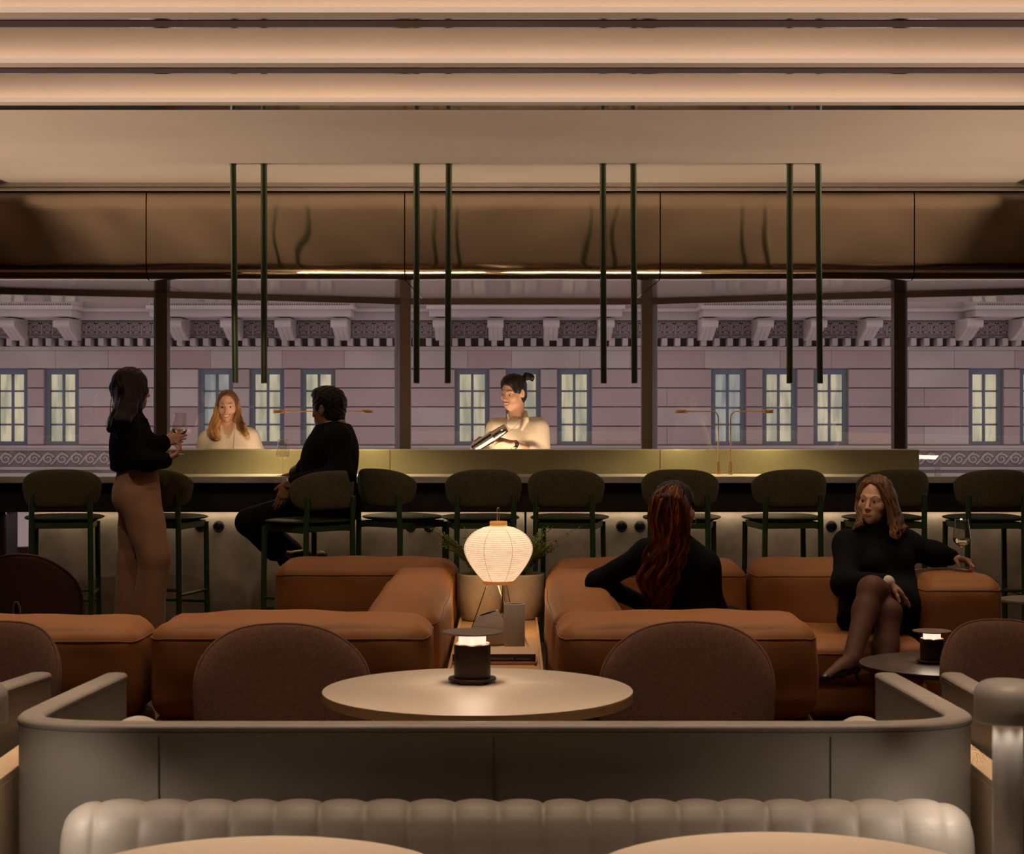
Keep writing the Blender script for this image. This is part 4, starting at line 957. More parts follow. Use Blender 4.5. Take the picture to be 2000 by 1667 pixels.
for x in np.linspace(x0, x1, 300):
    ph = ((x-xs0)/fw) % 1.0; g = 0.010*(abs(math.sin(math.pi*ph))**0.45)-0.010
    e = min((x-x0), (x1-x))/0.085; e = max(0, min(1, e)); sc_ = math.sqrt(max(0, 1-(1-e)**2))
    row = []
    for i, (y, z) in enumerate(sm_):
        a = sm_[max(i-1,0)]; b = sm_[min(i+1,nsd-1)]; ty, tz = b[0]-a[0], b[1]-a[1]; L_ = math.hypot(ty,tz); ny, nz = -tz/L_, ty/L_
        yy = y+ny*g; zz = z+nz*g
        yy = 3.955+(yy-3.955)*(0.35+0.65*sc_); zz = 0.45+(zz-0.45)*(0.72+0.28*sc_)
        row.append((x, yy-3.9, zz))
    rows.append(row)
m = MB(); m.grid(rows); m.add(rows[0], [tuple(range(len(rows[0])))]); m.add(rows[-1], [tuple(range(len(rows[-1])))]); m.build('channel_back', M['grey_leather'], fb)
m = MB(); puffy_mb(m, (0.01,-0.33,0.39), 1.86, 0.46, 0.13, 0.03, (0,0.01,0.005), 0, 4, 12); weld(m.build('seat_cushion', M['grey_leather'], fb))
MB().box(-0.92,0.94,-0.5,0.13,0.02,0.46).build('plinth', M['grey_leather'], fb, 0.01)
# oak cabinets in the gaps between the booths
for xa, xb, lb in ((-1.185,-1.118,'pale oak cabinet between the booths at the left edge'),(1.045,1.105,'pale oak cabinet between the booths behind the tall white lamp')):
    t = thing('oak_cabinet', lb, 'cabinet', ((xa+xb)/2, 4.5, 0), 0, 'oak cabinets between the booths')
    hw = (xb-xa)/2; MB().box(-hw,hw,-0.40,0.38,0.655,0.672).build('cabinet_top', M['oak_panel'], t, 0.002)
    MB().box(-hw,hw,-0.395,0.37,0.0,0.655).build('body', M['oak_panel'], t, 0.002)
# stone white floor lamps
def floor_lamp(label, px, d, py_top):
    x = X(px, d); zt = Z(py_top, d); t = thing('mushroom_floor_lamp', label, 'floor lamp', (x, d, 0), 0, 'stone white mushroom lamps')
    MB().cyl((0,0,0), 0.11, 0.0, 0.02, 56, 0.006).build('foot', M['white_metal'], t)
    hc = 0.080; r = 0.0655
    MB().cyl((0,0,0), 0.0295, 0.02, zt-hc+0.02, 40).build('column', M['white_metal'], t)
    pr = [(1e-4,zt)]+[((r-0.030)+0.030*math.sin(a), zt-0.030+0.030*math.cos(a)) for a in np.linspace(0.0,1.57,9)]+[(r,zt-hc+0.004),(r-0.002,zt-hc),(r-0.006,zt-hc),(r-0.006,zt-hc+0.01),(0.02,zt-hc+0.012)]
    MB().lathe(pr, (0,0,0), 56).build('mushroom_cap', M['white_metal'], t)
    MB().lathe([(0.0305,zt-hc+0.006),(0.048,zt-hc+0.006)], (0,0,0), 40).build('light_ring', M['opal'], t)
    for a in np.radians([20,80,140,200,260,320]):
        dv = Vector((math.cos(a), math.sin(a), -0.95)); lamp('lamp_glow', 'SPOT', (0.052*math.cos(a),0.052*math.sin(a),zt-hc+0.002), 4.5, (1,0.84,0.70), dv.to_track_quat('-Z','Y').to_euler(), 0.008, spot=math.radians(84), blend=0.8, parent=t)
        lamp('lamp_glow', 'SPOT', (0.053*math.cos(a),0.053*math.sin(a),zt-hc+0.004), 0.22, (1,0.82,0.66), (0,0,0), 0.008, spot=math.radians(120), blend=1.0, parent=t)
    return t
floor_lamp('stone white mushroom floor lamp at the lower right edge', 1968, 3.72, 1328)
floor_lamp('stone white mushroom floor lamp, only its cap edge showing at the left border', -51, 3.72, 1331)
# ================================================================ people: smooth distance-field bodies
class Field:
    """Smooth union of tapered limbs and ellipsoids, meshed with surface nets."""
    def __init__(s): s.p = []
    def cone(s, a, b, ra, rb=None, k=0.02, sub=False):
        s.p.append(('c', np.array(a, float), np.array(b, float), ra, ra if rb is None else rb, k, sub)); return s
    def ball(s, c, r, k=0.02, sub=False): return s.cone(c, np.array(c, float)+1e-5, r, r, k, sub)
    def ell(s, c, r, R=None, k=0.02, sub=False):
        s.p.append(('e', np.array(c, float), np.array(r, float), np.eye(3) if R is None else np.array(R, float), k, sub)); return s
    def chain(s, pts, rs, k=0.02):
        for i in range(len(pts)-1):
            s.cone(pts[i], pts[i+1], rs[i] if isinstance(rs, (list,tuple,np.ndarray)) else rs, rs[i+1] if isinstance(rs, (list,tuple,np.ndarray)) else rs, k)
        return s
    def eval(s, Pt):
        Pt = np.atleast_2d(Pt); f = np.full(len(Pt), 0.5)
        for q in s.p:
            k = q[-2]
            if q[0] == 'c':
                a, b, ra, rb = q[1], q[2], q[3], q[4]; ab = b-a; t = np.clip((Pt-a)@ab/max(ab@ab, 1e-12), 0, 1); d = np.linalg.norm(Pt-a-t[:,None]*ab, axis=1)-(ra+(rb-ra)*t)
            else:
                l = (Pt-q[1])@q[3].T; k0 = np.linalg.norm(l/q[2], axis=1); k1 = np.linalg.norm(l/q[2]**2, axis=1); d = k0*(k0-1)/np.maximum(k1, 1e-6)
            if q[-1]: h_ = np.maximum(k-np.abs(f+d), 0)/max(k,1e-6); f = np.maximum(f, -d)+h_*h_*k*0.25
            else: h_ = np.maximum(k-np.abs(f-d), 0)/max(k,1e-6); f = np.minimum(f, d)-h_*h_*k*0.25
        return f
    def bbox(s, q):
        if q[0] == 'c': r = max(q[3], q[4]); return np.minimum(q[1],q[2])-r, np.maximum(q[1],q[2])+r
        r = q[2].max(); return q[1]-r, q[1]+r
    def mesh(s, h, noise=None, clip=None):
        adds = [q for q in s.p if not q[-1]]
        lo = np.min([s.bbox(q)[0] for q in adds], axis=0)-3*h-0.01; hi = np.max([s.bbox(q)[1] for q in adds], axis=0)+3*h+0.01
        n = np.ceil((hi-lo)/h).astype(int)+1
        f = np.full(n, 0.06, np.float32)
        ax = [lo[i]+h*np.arange(n[i]) for i in range(3)]
        for q in s.p:
            k = q[-2]; b0, b1 = s.bbox(q); pad = k+2.5*h+0.004
            i0 = np.clip(np.floor((b0-pad-lo)/h).astype(int), 0, n-1); i1 = np.clip(np.ceil((b1+pad-lo)/h).astype(int)+1, 1, n)
            if np.any(i1 <= i0): continue
            sl = tuple(slice(i0[i], i1[i]) for i in range(3))
            Xg = ax[0][sl[0]][:,None,None]; Yg = ax[1][sl[1]][None,:,None]; Zg = ax[2][sl[2]][None,None,:]
            if q[0] == 'c':
                a, b, ra, rb = q[1], q[2], q[3], q[4]; ab = b-a; L2 = max(ab@ab, 1e-12)
                t = np.clip(((Xg-a[0])*ab[0]+(Yg-a[1])*ab[1]+(Zg-a[2])*ab[2])/L2, 0, 1)
                d = np.sqrt((Xg-a[0]-t*ab[0])**2+(Yg-a[1]-t*ab[1])**2+(Zg-a[2]-t*ab[2])**2)-(ra+(rb-ra)*t)
            else:
                c, r, R = q[1], q[2], q[3]; D = (Xg-c[0], Yg-c[1], Zg-c[2])
                l = [D[0]*R[i][0]+D[1]*R[i][1]+D[2]*R[i][2] for i in range(3)]
                k0 = np.sqrt(sum((l[i]/r[i])**2 for i in range(3))); k1 = np.sqrt(sum((l[i]/r[i]**2)**2 for i in range(3)))
                d = k0*(k0-1)/np.maximum(k1, 1e-6)
            d = d.astype(np.float32); g = f[sl]
            if q[-1]:
                hh = np.maximum(k-np.abs(g+d), 0)/k if k > 0 else 0; f[sl] = np.maximum(g, -d)+hh*hh*k*0.25
            else:
                hh = np.maximum(k-np.abs(g-d), 0)/k if k > 0 else 0; f[sl] = np.minimum(g, d)-hh*hh*k*0.25
        if noise or clip:
            Xg, Yg, Zg = ax[0][:,None,None], ax[1][None,:,None], ax[2][None,None,:]
            if noise: f = f+noise(Xg, Yg, Zg).astype(np.float32)
            if clip: f = np.maximum(f, clip(Xg, Yg, Zg).astype(np.float32))
        return nets(f, lo, h)
def nets(f, lo, h):
    ins = f < 0; n = f.shape; c = np.zeros(tuple(x-1 for x in n), np.int8)
    for dx in (0,1):
        for dy in (0,1):
            for dz in (0,1): c += ins[dx:n[0]-1+dx, dy:n[1]-1+dy, dz:n[2]-1+dz]
    act = np.argwhere((c > 0) & (c < 8)); idx = -np.ones(c.shape, np.int32); idx[tuple(act.T)] = np.arange(len(act))
    acc = np.zeros((len(act),3)); cnt = np.zeros(len(act)); I, J, K = act.T
    C8 = [(a,b,d) for a in (0,1) for b in (0,1) for d in (0,1)]; V = {q: f[I+q[0], J+q[1], K+q[2]] for q in C8}
    for q in C8:
        for x in range(3):
            if q[x] == 0:
                q2 = list(q); q2[x] = 1; q2 = tuple(q2); a, b = V[q], V[q2]; m = (a < 0) != (b < 0)
                t = np.where(m, a/np.where(m, a-b, 1), 0); p = np.zeros((len(act),3)); p[:] = q; p[:,x] += t
                acc += p*m[:,None]; cnt += m
    P_ = (act+acc/np.maximum(cnt,1)[:,None])*h+lo
    faces = []
    for x in range(3):
        y, z = (x+1)%3, (x+2)%3
        sl0 = [slice(None)]*3; sl1 = [slice(None)]*3; sl0[x] = slice(0,-1); sl1[x] = slice(1,None)
        a, b = ins[tuple(sl0)], ins[tuple(sl1)]; e = np.argwhere(a != b)
        ok = (e[:,y] > 0) & (e[:,z] > 0) & (e[:,y] < n[y]-1) & (e[:,z] < n[z]-1); e = e[ok]
        fl = a[tuple(e.T)]
        def at(dy, dz): q = e.copy(); q[:,y] += dy; q[:,z] += dz; return idx[tuple(q.T)]
        Q = np.stack([at(-1,-1), at(0,-1), at(0,0), at(-1,0)], 1); Q[~fl] = Q[~fl][:,::-1]; faces.append(Q)
    return P_, np.concatenate(faces)
def field_obj(name, F_, h, mt, parent, noise=None, clip=None, smooth_it=1):
    Pn, Fc = F_.mesh(h, noise, clip); o0 = parent.location if parent else Vector((0,0,0)); q = parent
    if parent and parent.parent: o0 = o0+parent.parent.location
    me = bpy.data.meshes.new(name); Pn = Pn-np.array(o0)
    me.vertices.add(len(Pn)); me.vertices.foreach_set('co', Pn.astype(np.float32).ravel())
    me.loops.add(len(Fc)*4); me.loops.foreach_set('vertex_index', Fc.astype(np.int32).ravel())
    me.polygons.add(len(Fc)); me.polygons.foreach_set('loop_start', np.arange(0,len(Fc)*4,4,dtype=np.int32)); me.polygons.foreach_set('loop_total', np.full(len(Fc),4,np.int32))
    me.polygons.foreach_set('use_smooth', np.ones(len(Fc), bool)); me.update(calc_edges=True); me.validate()
    o = mesh_obj(name, me, mt, parent)
    if smooth_it: s = o.modifiers.new('smooth', 'SMOOTH'); s.iterations = smooth_it; s.factor = 0.5
    return o
def v(*a): return np.array(a, float)
def nz(a): a = np.array(a, float); return a/np.linalg.norm(a)
def at(px, py, d): return v(X(px,d), d, Z(py,d))
def hand(F_, wr, d, n, th, curl=(0.3,0.35,0.4,0.5), tcurl=0.4, s=1.0, spread=0.08, fr=0.0082):
    """d: towards the fingers, n: out of the palm, th: towards the thumb side"""
    d = nz(d); n = nz(n-np.dot(n,d)*d); l = nz(th-np.dot(th,d)*d-np.dot(th,n)*n); wr = np.array(wr, float)
    kn = []
    for i, (off, ln) in enumerate(((0.026,0.083),(0.009,0.087),(-0.009,0.083),(-0.025,0.074))):
        k_ = wr+(d*ln+l*off)*s; kn.append(k_); F_.cone(wr+l*off*0.55*s+d*0.01*s, k_, 0.0135*s, 0.0105*s, 0.012)
    F_.ell(wr+d*0.045*s, (0.034*s,0.048*s,0.0125*s), [l,d,n], 0.012)
    tips = []
    for i, k_ in enumerate(kn):
        segs = ((0.042,0.026,0.021),(0.046,0.029,0.022),(0.043,0.027,0.021),(0.033,0.021,0.018))[i]
        ang = 0.0; p = k_; dd = nz(d+l*spread*(1.5-i)); r = fr*s*(1 if i < 3 else 0.88)
        for j, L_ in enumerate(segs):
            ang += curl[i]*(0.8,1.15,0.8)[j]; q = p+(dd*math.cos(ang)+n*math.sin(ang))*L_*s
            F_.cone(p, q, r, r*0.9, 0.004); p = q; r *= 0.92
        tips.append(p)
    b = wr+(d*0.018+l*0.024+n*0.006)*s; dd = nz(d*0.75+l*0.75+n*0.25)
    F_.cone(wr+d*0.01*s+l*0.012*s, b+dd*0.022*s, 0.015*s, 0.0125*s, 0.012); p = b+dd*0.022*s
    for j, L_ in enumerate((0.032,0.026)):
        dd = nz(dd+(n*0.6-l*0.5)*tcurl); q = p+dd*L_*s; F_.cone(p, q, (0.0105,0.0095)[j]*s, (0.0095,0.008)[j]*s, 0.005); p = q
    tips.append(p); return tips
def frame(f, roll=0.0, pitch=None):
    f = nz(f); u = v(0,0,1); u = nz(u-np.dot(u,f)*f); r = np.cross(f, u)      # r: the person's right
    c, s_ = math.cos(roll), math.sin(roll); u2 = u*c+r*s_; r2 = r*c-u*s_
    return r2, f, u2
class Head:
    def __init__(s, c, f, roll=0.0, sc=1.0, male=False):
        s.c = np.array(c, float); s.r, s.f, s.u = frame(f, roll); s.s = sc; s.R = [s.r, s.f, s.u]; s.male = male
    def w(s, x, y, z): return s.c+(s.r*x+s.f*y+s.u*z)*s.s
    def skin(s, F_):
        k = s.s; m = 1.06 if s.male else 1.0
        F_.ell(s.w(0,-0.014,0.030), v(0.073,0.094,0.086)*k, s.R, 0.02)
        F_.ell(s.w(0,0.018,-0.028), v(0.060*m,0.070,0.080)*k, s.R, 0.03)
        F_.ell(s.w(0,0.036,-0.075), v(0.043*m,0.046,0.036)*k, s.R, 0.025)
        F_.ball(s.w(0,0.068,-0.098), 0.0165*k*m, 0.02)
        for sg in (-1,1):
            F_.ell(s.w(sg*0.040,0.052,-0.026), v(0.024,0.026,0.024)*k, s.R, 0.018)
            F_.cone(s.w(sg*0.012,0.083,0.018), s.w(sg*0.044,0.068,0.018), 0.0085*k, 0.0075*k, 0.012)
            F_.ball(s.w(sg*0.0305,0.0955,-0.002), 0.0150*k, 0.010, True)
            F_.cone(s.w(sg*0.020,0.080,0.0045), s.w(sg*0.041,0.074,0.0035), 0.0058*k, 0.005*k, 0.003)     # upper lid
            F_.cone(s.w(sg*0.021,0.080,-0.0120), s.w(sg*0.040,0.073,-0.0115), 0.0045*k, 0.0045*k, 0.003)  # lower lid
            F_.ell(s.w(sg*0.076,-0.010,-0.010), v(0.008,0.019,0.031)*k, [nz(s.r+sg*s.f*0.25), nz(s.f-sg*s.r*0.25), s.u], 0.006)
            F_.ell(s.w(sg*0.083,-0.006,-0.008), v(0.005,0.010,0.017)*k, s.R, 0.003, True)
            F_.ball(s.w(sg*0.0100,0.096,-0.038), 0.0072*k, 0.006)
        F_.cone(s.w(0,0.086,0.004), s.w(0,0.1055,-0.033), 0.0066*k, 0.0092*k, 0.010)
        F_.ell(s.w(0,0.066,-0.068), v(0.027,0.021,0.022)*k, s.R, 0.022)
    def on(s, x, z, out=0.0):
        """point on the face at lateral x and height z, raised by out"""
        if not hasattr(s, 'F'): s.F = Field(); s.skin(s.F)
        ys = np.linspace(0.135, 0.02, 231); f = s.F.eval(np.array([s.w(x, y, z) for y in ys])); i = int(np.argmax(f < 0)); return s.w(x, ys[i]+out, z)
    def parts(s, body, smile=0, brow='brow', iris='iris', look=(0,0)):
        k = s.s; o0 = np.array(body.location)
        def sph(name, c, r, mt, par, sc=(1,1,1)):
            m = MB(); pr = [(max(1e-4, math.sin(t)), -math.cos(t)) for t in np.linspace(0, math.pi, 13)]
            Mx = Matrix([list(s.r*r*sc[0]), list(s.f*r*sc[1]), list(s.u*r*sc[2])]).transposed().to_4x4()
            m.lathe(pr, c-o0, 20, Mx); return m.build(name, mt, par)
        def line(name, pts, rs, mt, h=0.001, n=5):
            m = MB(); P_ = [Vector(p_-o0) for p_ in pts]; m.tube(P_, [r*k for r in rs], 8); return m.build(name, mt, body)
        for sg in (-1,1):
            e = sph('eye', s.w(sg*0.0305,0.0705,-0.0035), 0.0122*k, M['eyewhite'], body)
            sph('iris', s.w(sg*0.0305+look[0],0.0812,-0.0035+look[1]), 0.0060*k, M[iris], e, (1,0.5,1))
            zs_ = (0.0, 0.0022, 0.0034, 0.0030, 0.0010); xs_ = (0.0185, 0.024, 0.030, 0.037, 0.0435)
            line('eyelashes', [s.w(sg*x_, 0.0835-max(0,x_-0.03)*0.42, z_+0.0006) for x_, z_ in zip(xs_, zs_)], (0.0006,0.0010,0.0012,0.0011,0.0006), M['brow'])
            xs_ = (0.0150, 0.021, 0.029, 0.037, 0.0460); zs_ = (0.0205, 0.0235, 0.0262, 0.0255, 0.0200)
            line('eyebrow', [s.on(sg*x_, z_, -0.0004) for x_, z_ in zip(xs_, zs_)], (0.0014,0.0022,0.0022,0.0017,0.0007), M[brow])
        def curve(xs, zf, out): return [s.on(x_, zf(x_), out) for x_ in xs]
        if smile:
            wd = 0.0285; xs = np.linspace(-wd, wd, 13); q_ = lambda x_: (x_/wd)**2
            U = curve(xs, lambda x_: -0.0615+0.0075*q_(x_), 0.0004); D_ = curve(xs, lambda x_: -0.0790+0.0250*q_(x_), 0.0004)
            m = MB(); m.grid([[Vector(p_-o0) for p_ in curve(xs, lambda x_: -0.0615+0.0075*q_(x_), -0.0016)], [Vector(p_-o0) for p_ in curve(xs, lambda x_: -0.0790+0.0250*q_(x_), -0.0016)]])
            m2 = MB(); up = curve(xs[2:-2], lambda x_: -0.0615+0.0075*q_(x_), 0.0012); dn = curve(xs[2:-2], lambda x_: -0.0735+0.0170*q_(x_), 0.0012); m2.grid([[Vector(p_-o0) for p_ in up], [Vector(p_-o0) for p_ in dn]])
            m3 = MB(); m3.grid([[Vector(p_-o0) for p_ in curve(xs, lambda x_: -0.0615+0.0075*q_(x_), 0.0008)], [Vector(p_-o0) for p_ in curve(xs, lambda x_: -0.0790+0.0250*q_(x_), 0.0008)]]); m3.build('mouth', M['mouth'], body)
            m2.build('teeth', M['teeth'], body)
            line('lips', U, [0.0008]+[0.0020+0.0006*(1-(x_/wd)**2) for x_ in xs[1:-1]]+[0.0008], M['lip']); line('lower_lip', D_, [0.0008]+[0.0024+0.0012*(1-(x_/wd)**2) for x_ in xs[1:-1]]+[0.0008], M['lip'])
        else:
            wd = 0.0235; xs = np.linspace(-wd, wd, 11)
            U = curve(xs, lambda x_: -0.0655+0.0022*math.cos(x_/wd*math.pi)*-0.4-0.0016*(x_/wd)**2, 0.0002); D_ = curve(xs*0.92, lambda x_: -0.0735+0.0065*(x_/wd)**2, 0.0002)
            line('mouth', curve(xs*0.9, lambda x_: -0.0690, 0.0004), [0.0006]+[0.0022]*9+[0.0006], M['mouth'])
            line('lips', U, [0.0006]+[0.0016+0.0016*(1-(x_/wd)**2) for x_ in xs[1:-1]]+[0.0006], M['lip']); line('lower_lip', D_, [0.0006]+[0.0018+0.0024*(1-(x_/wd)**2) for x_ in xs[1:-1]]+[0.0006], M['lip'])
    def cap(s, F_, grow=1.09, line=0.052, back=0.0, fz=0.03):
        """hair cap over the skull, opened for the face"""
        k = s.s
        F_.ell(s.w(0,-0.018,0.030), v(0.073*grow+0.006,0.094*grow+0.003,0.086*grow+0.003)*k, s.R, 0.01)
        F_.ell(s.w(0,-0.045,-0.030), v(0.068*grow,0.062,0.075)*k, s.R, 0.02)
    def face_cut(s, F_, wx=0.060, top=0.060, y=0.105, k=0.006, low=-0.16):
        F_.ell(s.w(0,y,(top+low)/2), v(wx,0.075,(top-low)/2)*s.s, s.R, k, True)
def strands(body, groups, mt, name='hair_strands', clump=6):
    """groups: lists of guide polylines; thin tubes in wavy clumps round them"""
    rnd = random.Random(5); m = MB(); o0 = Vector(body.location); S_ = 34
    for (pts, cnt, rad, wave, thick) in groups:
        pts = [np.array(p, float) for p in pts]
        for c in range(cnt):
            if c % clump == 0:
                base = np.array([rnd.gauss(0,1) for _ in range(3)]); base = base/np.linalg.norm(base)*rad*(0.8+0.25*rnd.random()); ph0 = rnd.uniform(0,6.28); fq0 = rnd.uniform(2.2,3.4); cut0 = rnd.uniform(0.86,1.0)
            off = base+np.array([rnd.gauss(0,1) for _ in range(3)])*rad*0.13; ph = ph0+rnd.gauss(0,0.25); fq = fq0*rnd.uniform(0.96,1.04); cut = cut0*rnd.uniform(0.95,1.0); out = []
            for q in range(S_):
                T_ = q/(S_-1)*cut; t = T_*(len(pts)-1); i = min(int(t), len(pts)-2); u = t-i; p0 = pts[max(i-1,0)]; p1 = pts[i]; p2 = pts[i+1]; p3 = pts[min(i+2,len(pts)-1)]
                p = 0.5*((2*p1)+(p2-p0)*u+(2*p0-5*p1+4*p2-p3)*u*u+(3*p1-p0-3*p2+p3)*u**3)
                p = p+off*(0.45+0.55*math.sin(math.pi*min(1,T_*0.9+0.1)))+wave*min(1,T_*1.6)*np.array([math.sin(ph+T_*fq*6.28), 0.5*math.cos(ph+T_*fq*6.28), 0])
                out.append(Vector(p)-o0)
            m.tube(out, [thick*(1-0.8*(q/(S_-1))**3) for q in range(S_)], 4, caps=False)
    return m.build(name, mt, body, recalc=False)
def torso(F_, ch, pe, rt, g=0.0, male=False, k=0.05, bust=False, fw=None):
    up = nz(ch-pe); rt = nz(rt-np.dot(rt,up)*up); fw = np.cross(up, rt); R = [rt, fw, up]; mid = (ch+pe)/2; a = 1.08 if male else 1.0
    L_ = np.linalg.norm(ch-pe)
    F_.ell(ch, v(0.148*a+g,0.098*a+g,0.165+g), R, k); F_.ell(mid, v(0.118*a+g,0.088*a+g,L_*0.42+g), R, k); F_.ell(pe, v(0.158+g,0.110+g,0.115+g), R, k)
    if bust:
        for sg in (-1,1): F_.ball(ch+rt*sg*0.065+fw*0.070-up*0.02, 0.055+g, 0.04)
    return R
def limb(F_, a, b, c, r, g=0.0, k=0.025):
    F_.cone(a, b, r[0]+g, r[1]+g, k); F_.cone(b, c, r[1]+g, r[2]+g, k)
def person(label, base, group=None):
    t = thing('person', label, 'person', base, 0, group); return t
def folds(amp, seed=0, fx=22, fz=13):
    r = random.Random(seed); p = [r.uniform(0,6) for _ in range(4)]
    return lambda x, y, z: amp*(np.sin(x*fx+z*fz*0.6+p[0]+1.5*np.sin(z*9+p[1]))*0.6+np.sin(z*fz*2.2+x*7+p[2]+1.2*np.sin(x*14+y*10))*0.5)
# ---------------------------------------------------------------- A: standing woman
D = 10.95
A = person('woman standing at the bar in black blouse and tan trousers, holding a wine glass', (X(262,D), D, 0))
Rt = v(0.35,-0.94,0.0)         # her right side faces the room
pe = at(262,952,D); ch = at(257,868,D); nk = at(258,812,D)
sR, sL = at(247,833,D-0.16), at(266,833,D+0.15)
eR, eL = at(272,903,D-0.20), at(278,893,D+0.16)
wR, wL = at(322,899,D-0.12), at(323,861,D-0.07)
hR, hL = at(260,962,D-0.08), at(265,962,D+0.09)
kR, kL = at(303,1088,D-0.09), at(262,1092,D+0.10)
aR, aL = at(288,1260,D-0.08), at(250,1257,D+0.10)
H = Head(at(258,759,D), v(0.80,0.58,-0.06), 0.0, 1.0)
B = Field(); torso(B, ch, pe, Rt); H.skin(B); B.cone(nk, H.w(0,-0.02,-0.06), 0.050, 0.050)
B.cone(ch+v(0,0,0.10), sR, 0.06, 0.045, 0.04); B.cone(ch+v(0,0,0.10), sL, 0.06, 0.045, 0.04)
limb(B, sR, eR, wR, (0.043,0.035,0.024)); limb(B, sL, eL, wL, (0.043,0.035,0.024))
limb(B, hR, kR, aR, (0.085,0.055,0.036)); limb(B, hL, kL, aL, (0.085,0.055,0.036))
for a_ in (aR, aL): B.cone(a_-v(0,0,0.02), a_+v(0.13,0.05,-0.055), 0.036, 0.024)
gx, gd = 349, D-0.02
hand(B, wL, v(0.93,0.05,0.20), v(0.1,1,0), v(-0.3,0,1), (0.70,0.72,0.75,0.8), 0.35, 0.90, 0.02)
hand(B, wR, v(0.75,0.30,0.40), v(0.1,0.3,0.9), v(0.2,0.9,0.1), (0.55,0.6,0.7,0.75), 0.5, 0.90)
body = field_obj('body', B, 0.0048, M['skin_f'], A)
T_ = Field(); torso(T_, ch, pe+v(0,0,0.035), Rt, 0.030, k=0.05, bust=True)
T_.cone(ch+v(0,0,0.09), sR, 0.080, 0.054, 0.05); T_.cone(ch+v(0,0,0.09), sL, 0.080, 0.058, 0.05); T_.cone(nk+v(0,0,-0.03), nk+v(0,0,0.012), 0.072, 0.060, 0.02)
limb(T_, sR, eR, wR-nz(wR-eR)*0.008, (0.056,0.060,0.046), k=0.05); limb(T_, sL, eL, wL-nz(wL-eL)*0.012, (0.064,0.062,0.044), k=0.05)
T_.cone(at(282,822,D-0.03), at(286,820,D-0.05), 0.020, 0.012, 0.012); T_.cone(at(283,828,D-0.03), at(289,826,D-0.05), 0.014, 0.008, 0.012)
zc = Z(917,D)
field_obj('blouse', T_, 0.0065, M['cloth_black'], A, folds(0.0035,1), clip=lambda x, y, z: (zc-0.01*np.sin(x*30)-z)*np.ones_like(x+y))
Q = Field(); Q.ell(at(266,950,D), (0.118,0.145,0.15), None, 0.05); Q.ell(at(256,970,D), (0.100,0.145,0.13), None, 0.05); Q.cone(at(266,928,D-0.05), at(270,928,D+0.05), 0.098, 0.098, 0.04)
for h_, k_, a_ in ((hR,kR,aR),(hL,kL,aL)):
    Q.cone(h_+v(0.01,0,-0.02), k_+v(-0.008,0,0), 0.105, 0.088, 0.045); Q.cone(k_+v(-0.008,0,0), a_+v(0,0,0.03), 0.088, 0.094, 0.03)
Q.cone(at(296,930,D-0.06), at(311,1060,D-0.10), 0.035, 0.040, 0.06)
zt = Z(914,D)
field_obj('trousers', Q, 0.0065, M['trouser'], A, lambda x, y, z: 0.0028*np.sin(z*26+x*14+2*np.sin(z*7))*np.clip((1.05-z)*3,0.2,1)+0.002*np.sin(x*60+z*5),
          clip=lambda x, y, z: np.maximum(z-zt, 0.055-z)*np.ones_like(x+y))
m = MB()
for dx in (0.0,0.022): m.tube([tuple(at(303+dx*300,922,D-0.135)-np.array(A.location)), tuple(at(308+dx*320,960,D-0.15)-np.array(A.location)), tuple(at(318+dx*250,1000,D-0.15)-np.array(A.location))], 0.0016, 5)
for a_ in (aR, aL):
    S_ = Field(); S_.cone(a_-v(0,0,0.025), a_+v(0.14,0.05,-0.06), 0.042, 0.028, 0.02); field_obj('shoe', S_, 0.006, M['shoe'], A, clip=lambda x, y, z: (0.003-z)*np.ones_like(x+y))
Hr = Field(); H.cap(Hr, 1.10); H.face_cut(Hr, 0.055, 0.05, 0.115)
back = [H.w(0,-0.06,0.05), H.w(0,-0.095,0.0), at(233,790,D), at(222,820,D+0.0), at(217,840,D)]
for off in (-0.08,-0.04,0,0.04,0.08):
    Hr.chain([H.w(off*0.6,-0.04,0.06), H.w(off*0.8,-0.075,0.0), at(238,792,D-off*0.9), at(226,818,D-off*0.9), at(214,838,D-off*0.7)], [0.030,0.030,0.032,0.030,0.014], 0.03)
Hr.chain([H.w(0.060,0.01,0.06), H.w(0.080,0.01,0.0), at(262,790,D-0.09), at(255,812,D-0.12), at(243,835,D-0.13)], [0.028,0.026,0.030,0.030,0.014], 0.03)
Hr.chain([H.w(0.058,0.045,0.05), H.w(0.076,0.045,-0.01), at(275,780,D-0.07), at(272,800,D-0.10), at(266,818,D-0.12)], [0.018,0.018,0.018,0.014,0.006], 0.02)
Hr.chain([H.w(0.070,-0.02,0.04), H.w(0.088,-0.03,-0.02), at(248,790,D-0.10), at(238,815,D-0.12), at(228,838,D-0.12)], [0.030,0.034,0.038,0.032,0.014], 0.03)
Hr.chain([H.w(-0.055,0.045,0.05), H.w(-0.074,0.045,-0.01), H.w(-0.075,0.03,-0.07), H.w(-0.085,0.0,-0.14)], [0.018,0.018,0.018,0.010], 0.02)
for px_ in (0,1,2): Hr.chain([H.w(0.075,0.0-px_*0.03,0.0), at(258-px_*9,800,D-0.17), at(246-px_*9,822,D-0.24), at(232-px_*9,842,D-0.23)], [0.026,0.028,0.026,0.010], 0.02)
hb = field_obj('hair', Hr, 0.005, M['hair_dark'], A, lambda x, y, z: 0.0016*np.sin(x*190+z*12+3*np.sin(y*40))*np.ones_like(y))
strands(A, [([H.w(0.06,0.04,0.05), H.w(0.08,0.05,-0.03), at(279,790,D-0.08), at(282,806,D-0.10)], 7, 0.012, 0.006, 0.0011), (back, 14, 0.05, 0.008, 0.0013)], M['hair_dark'])
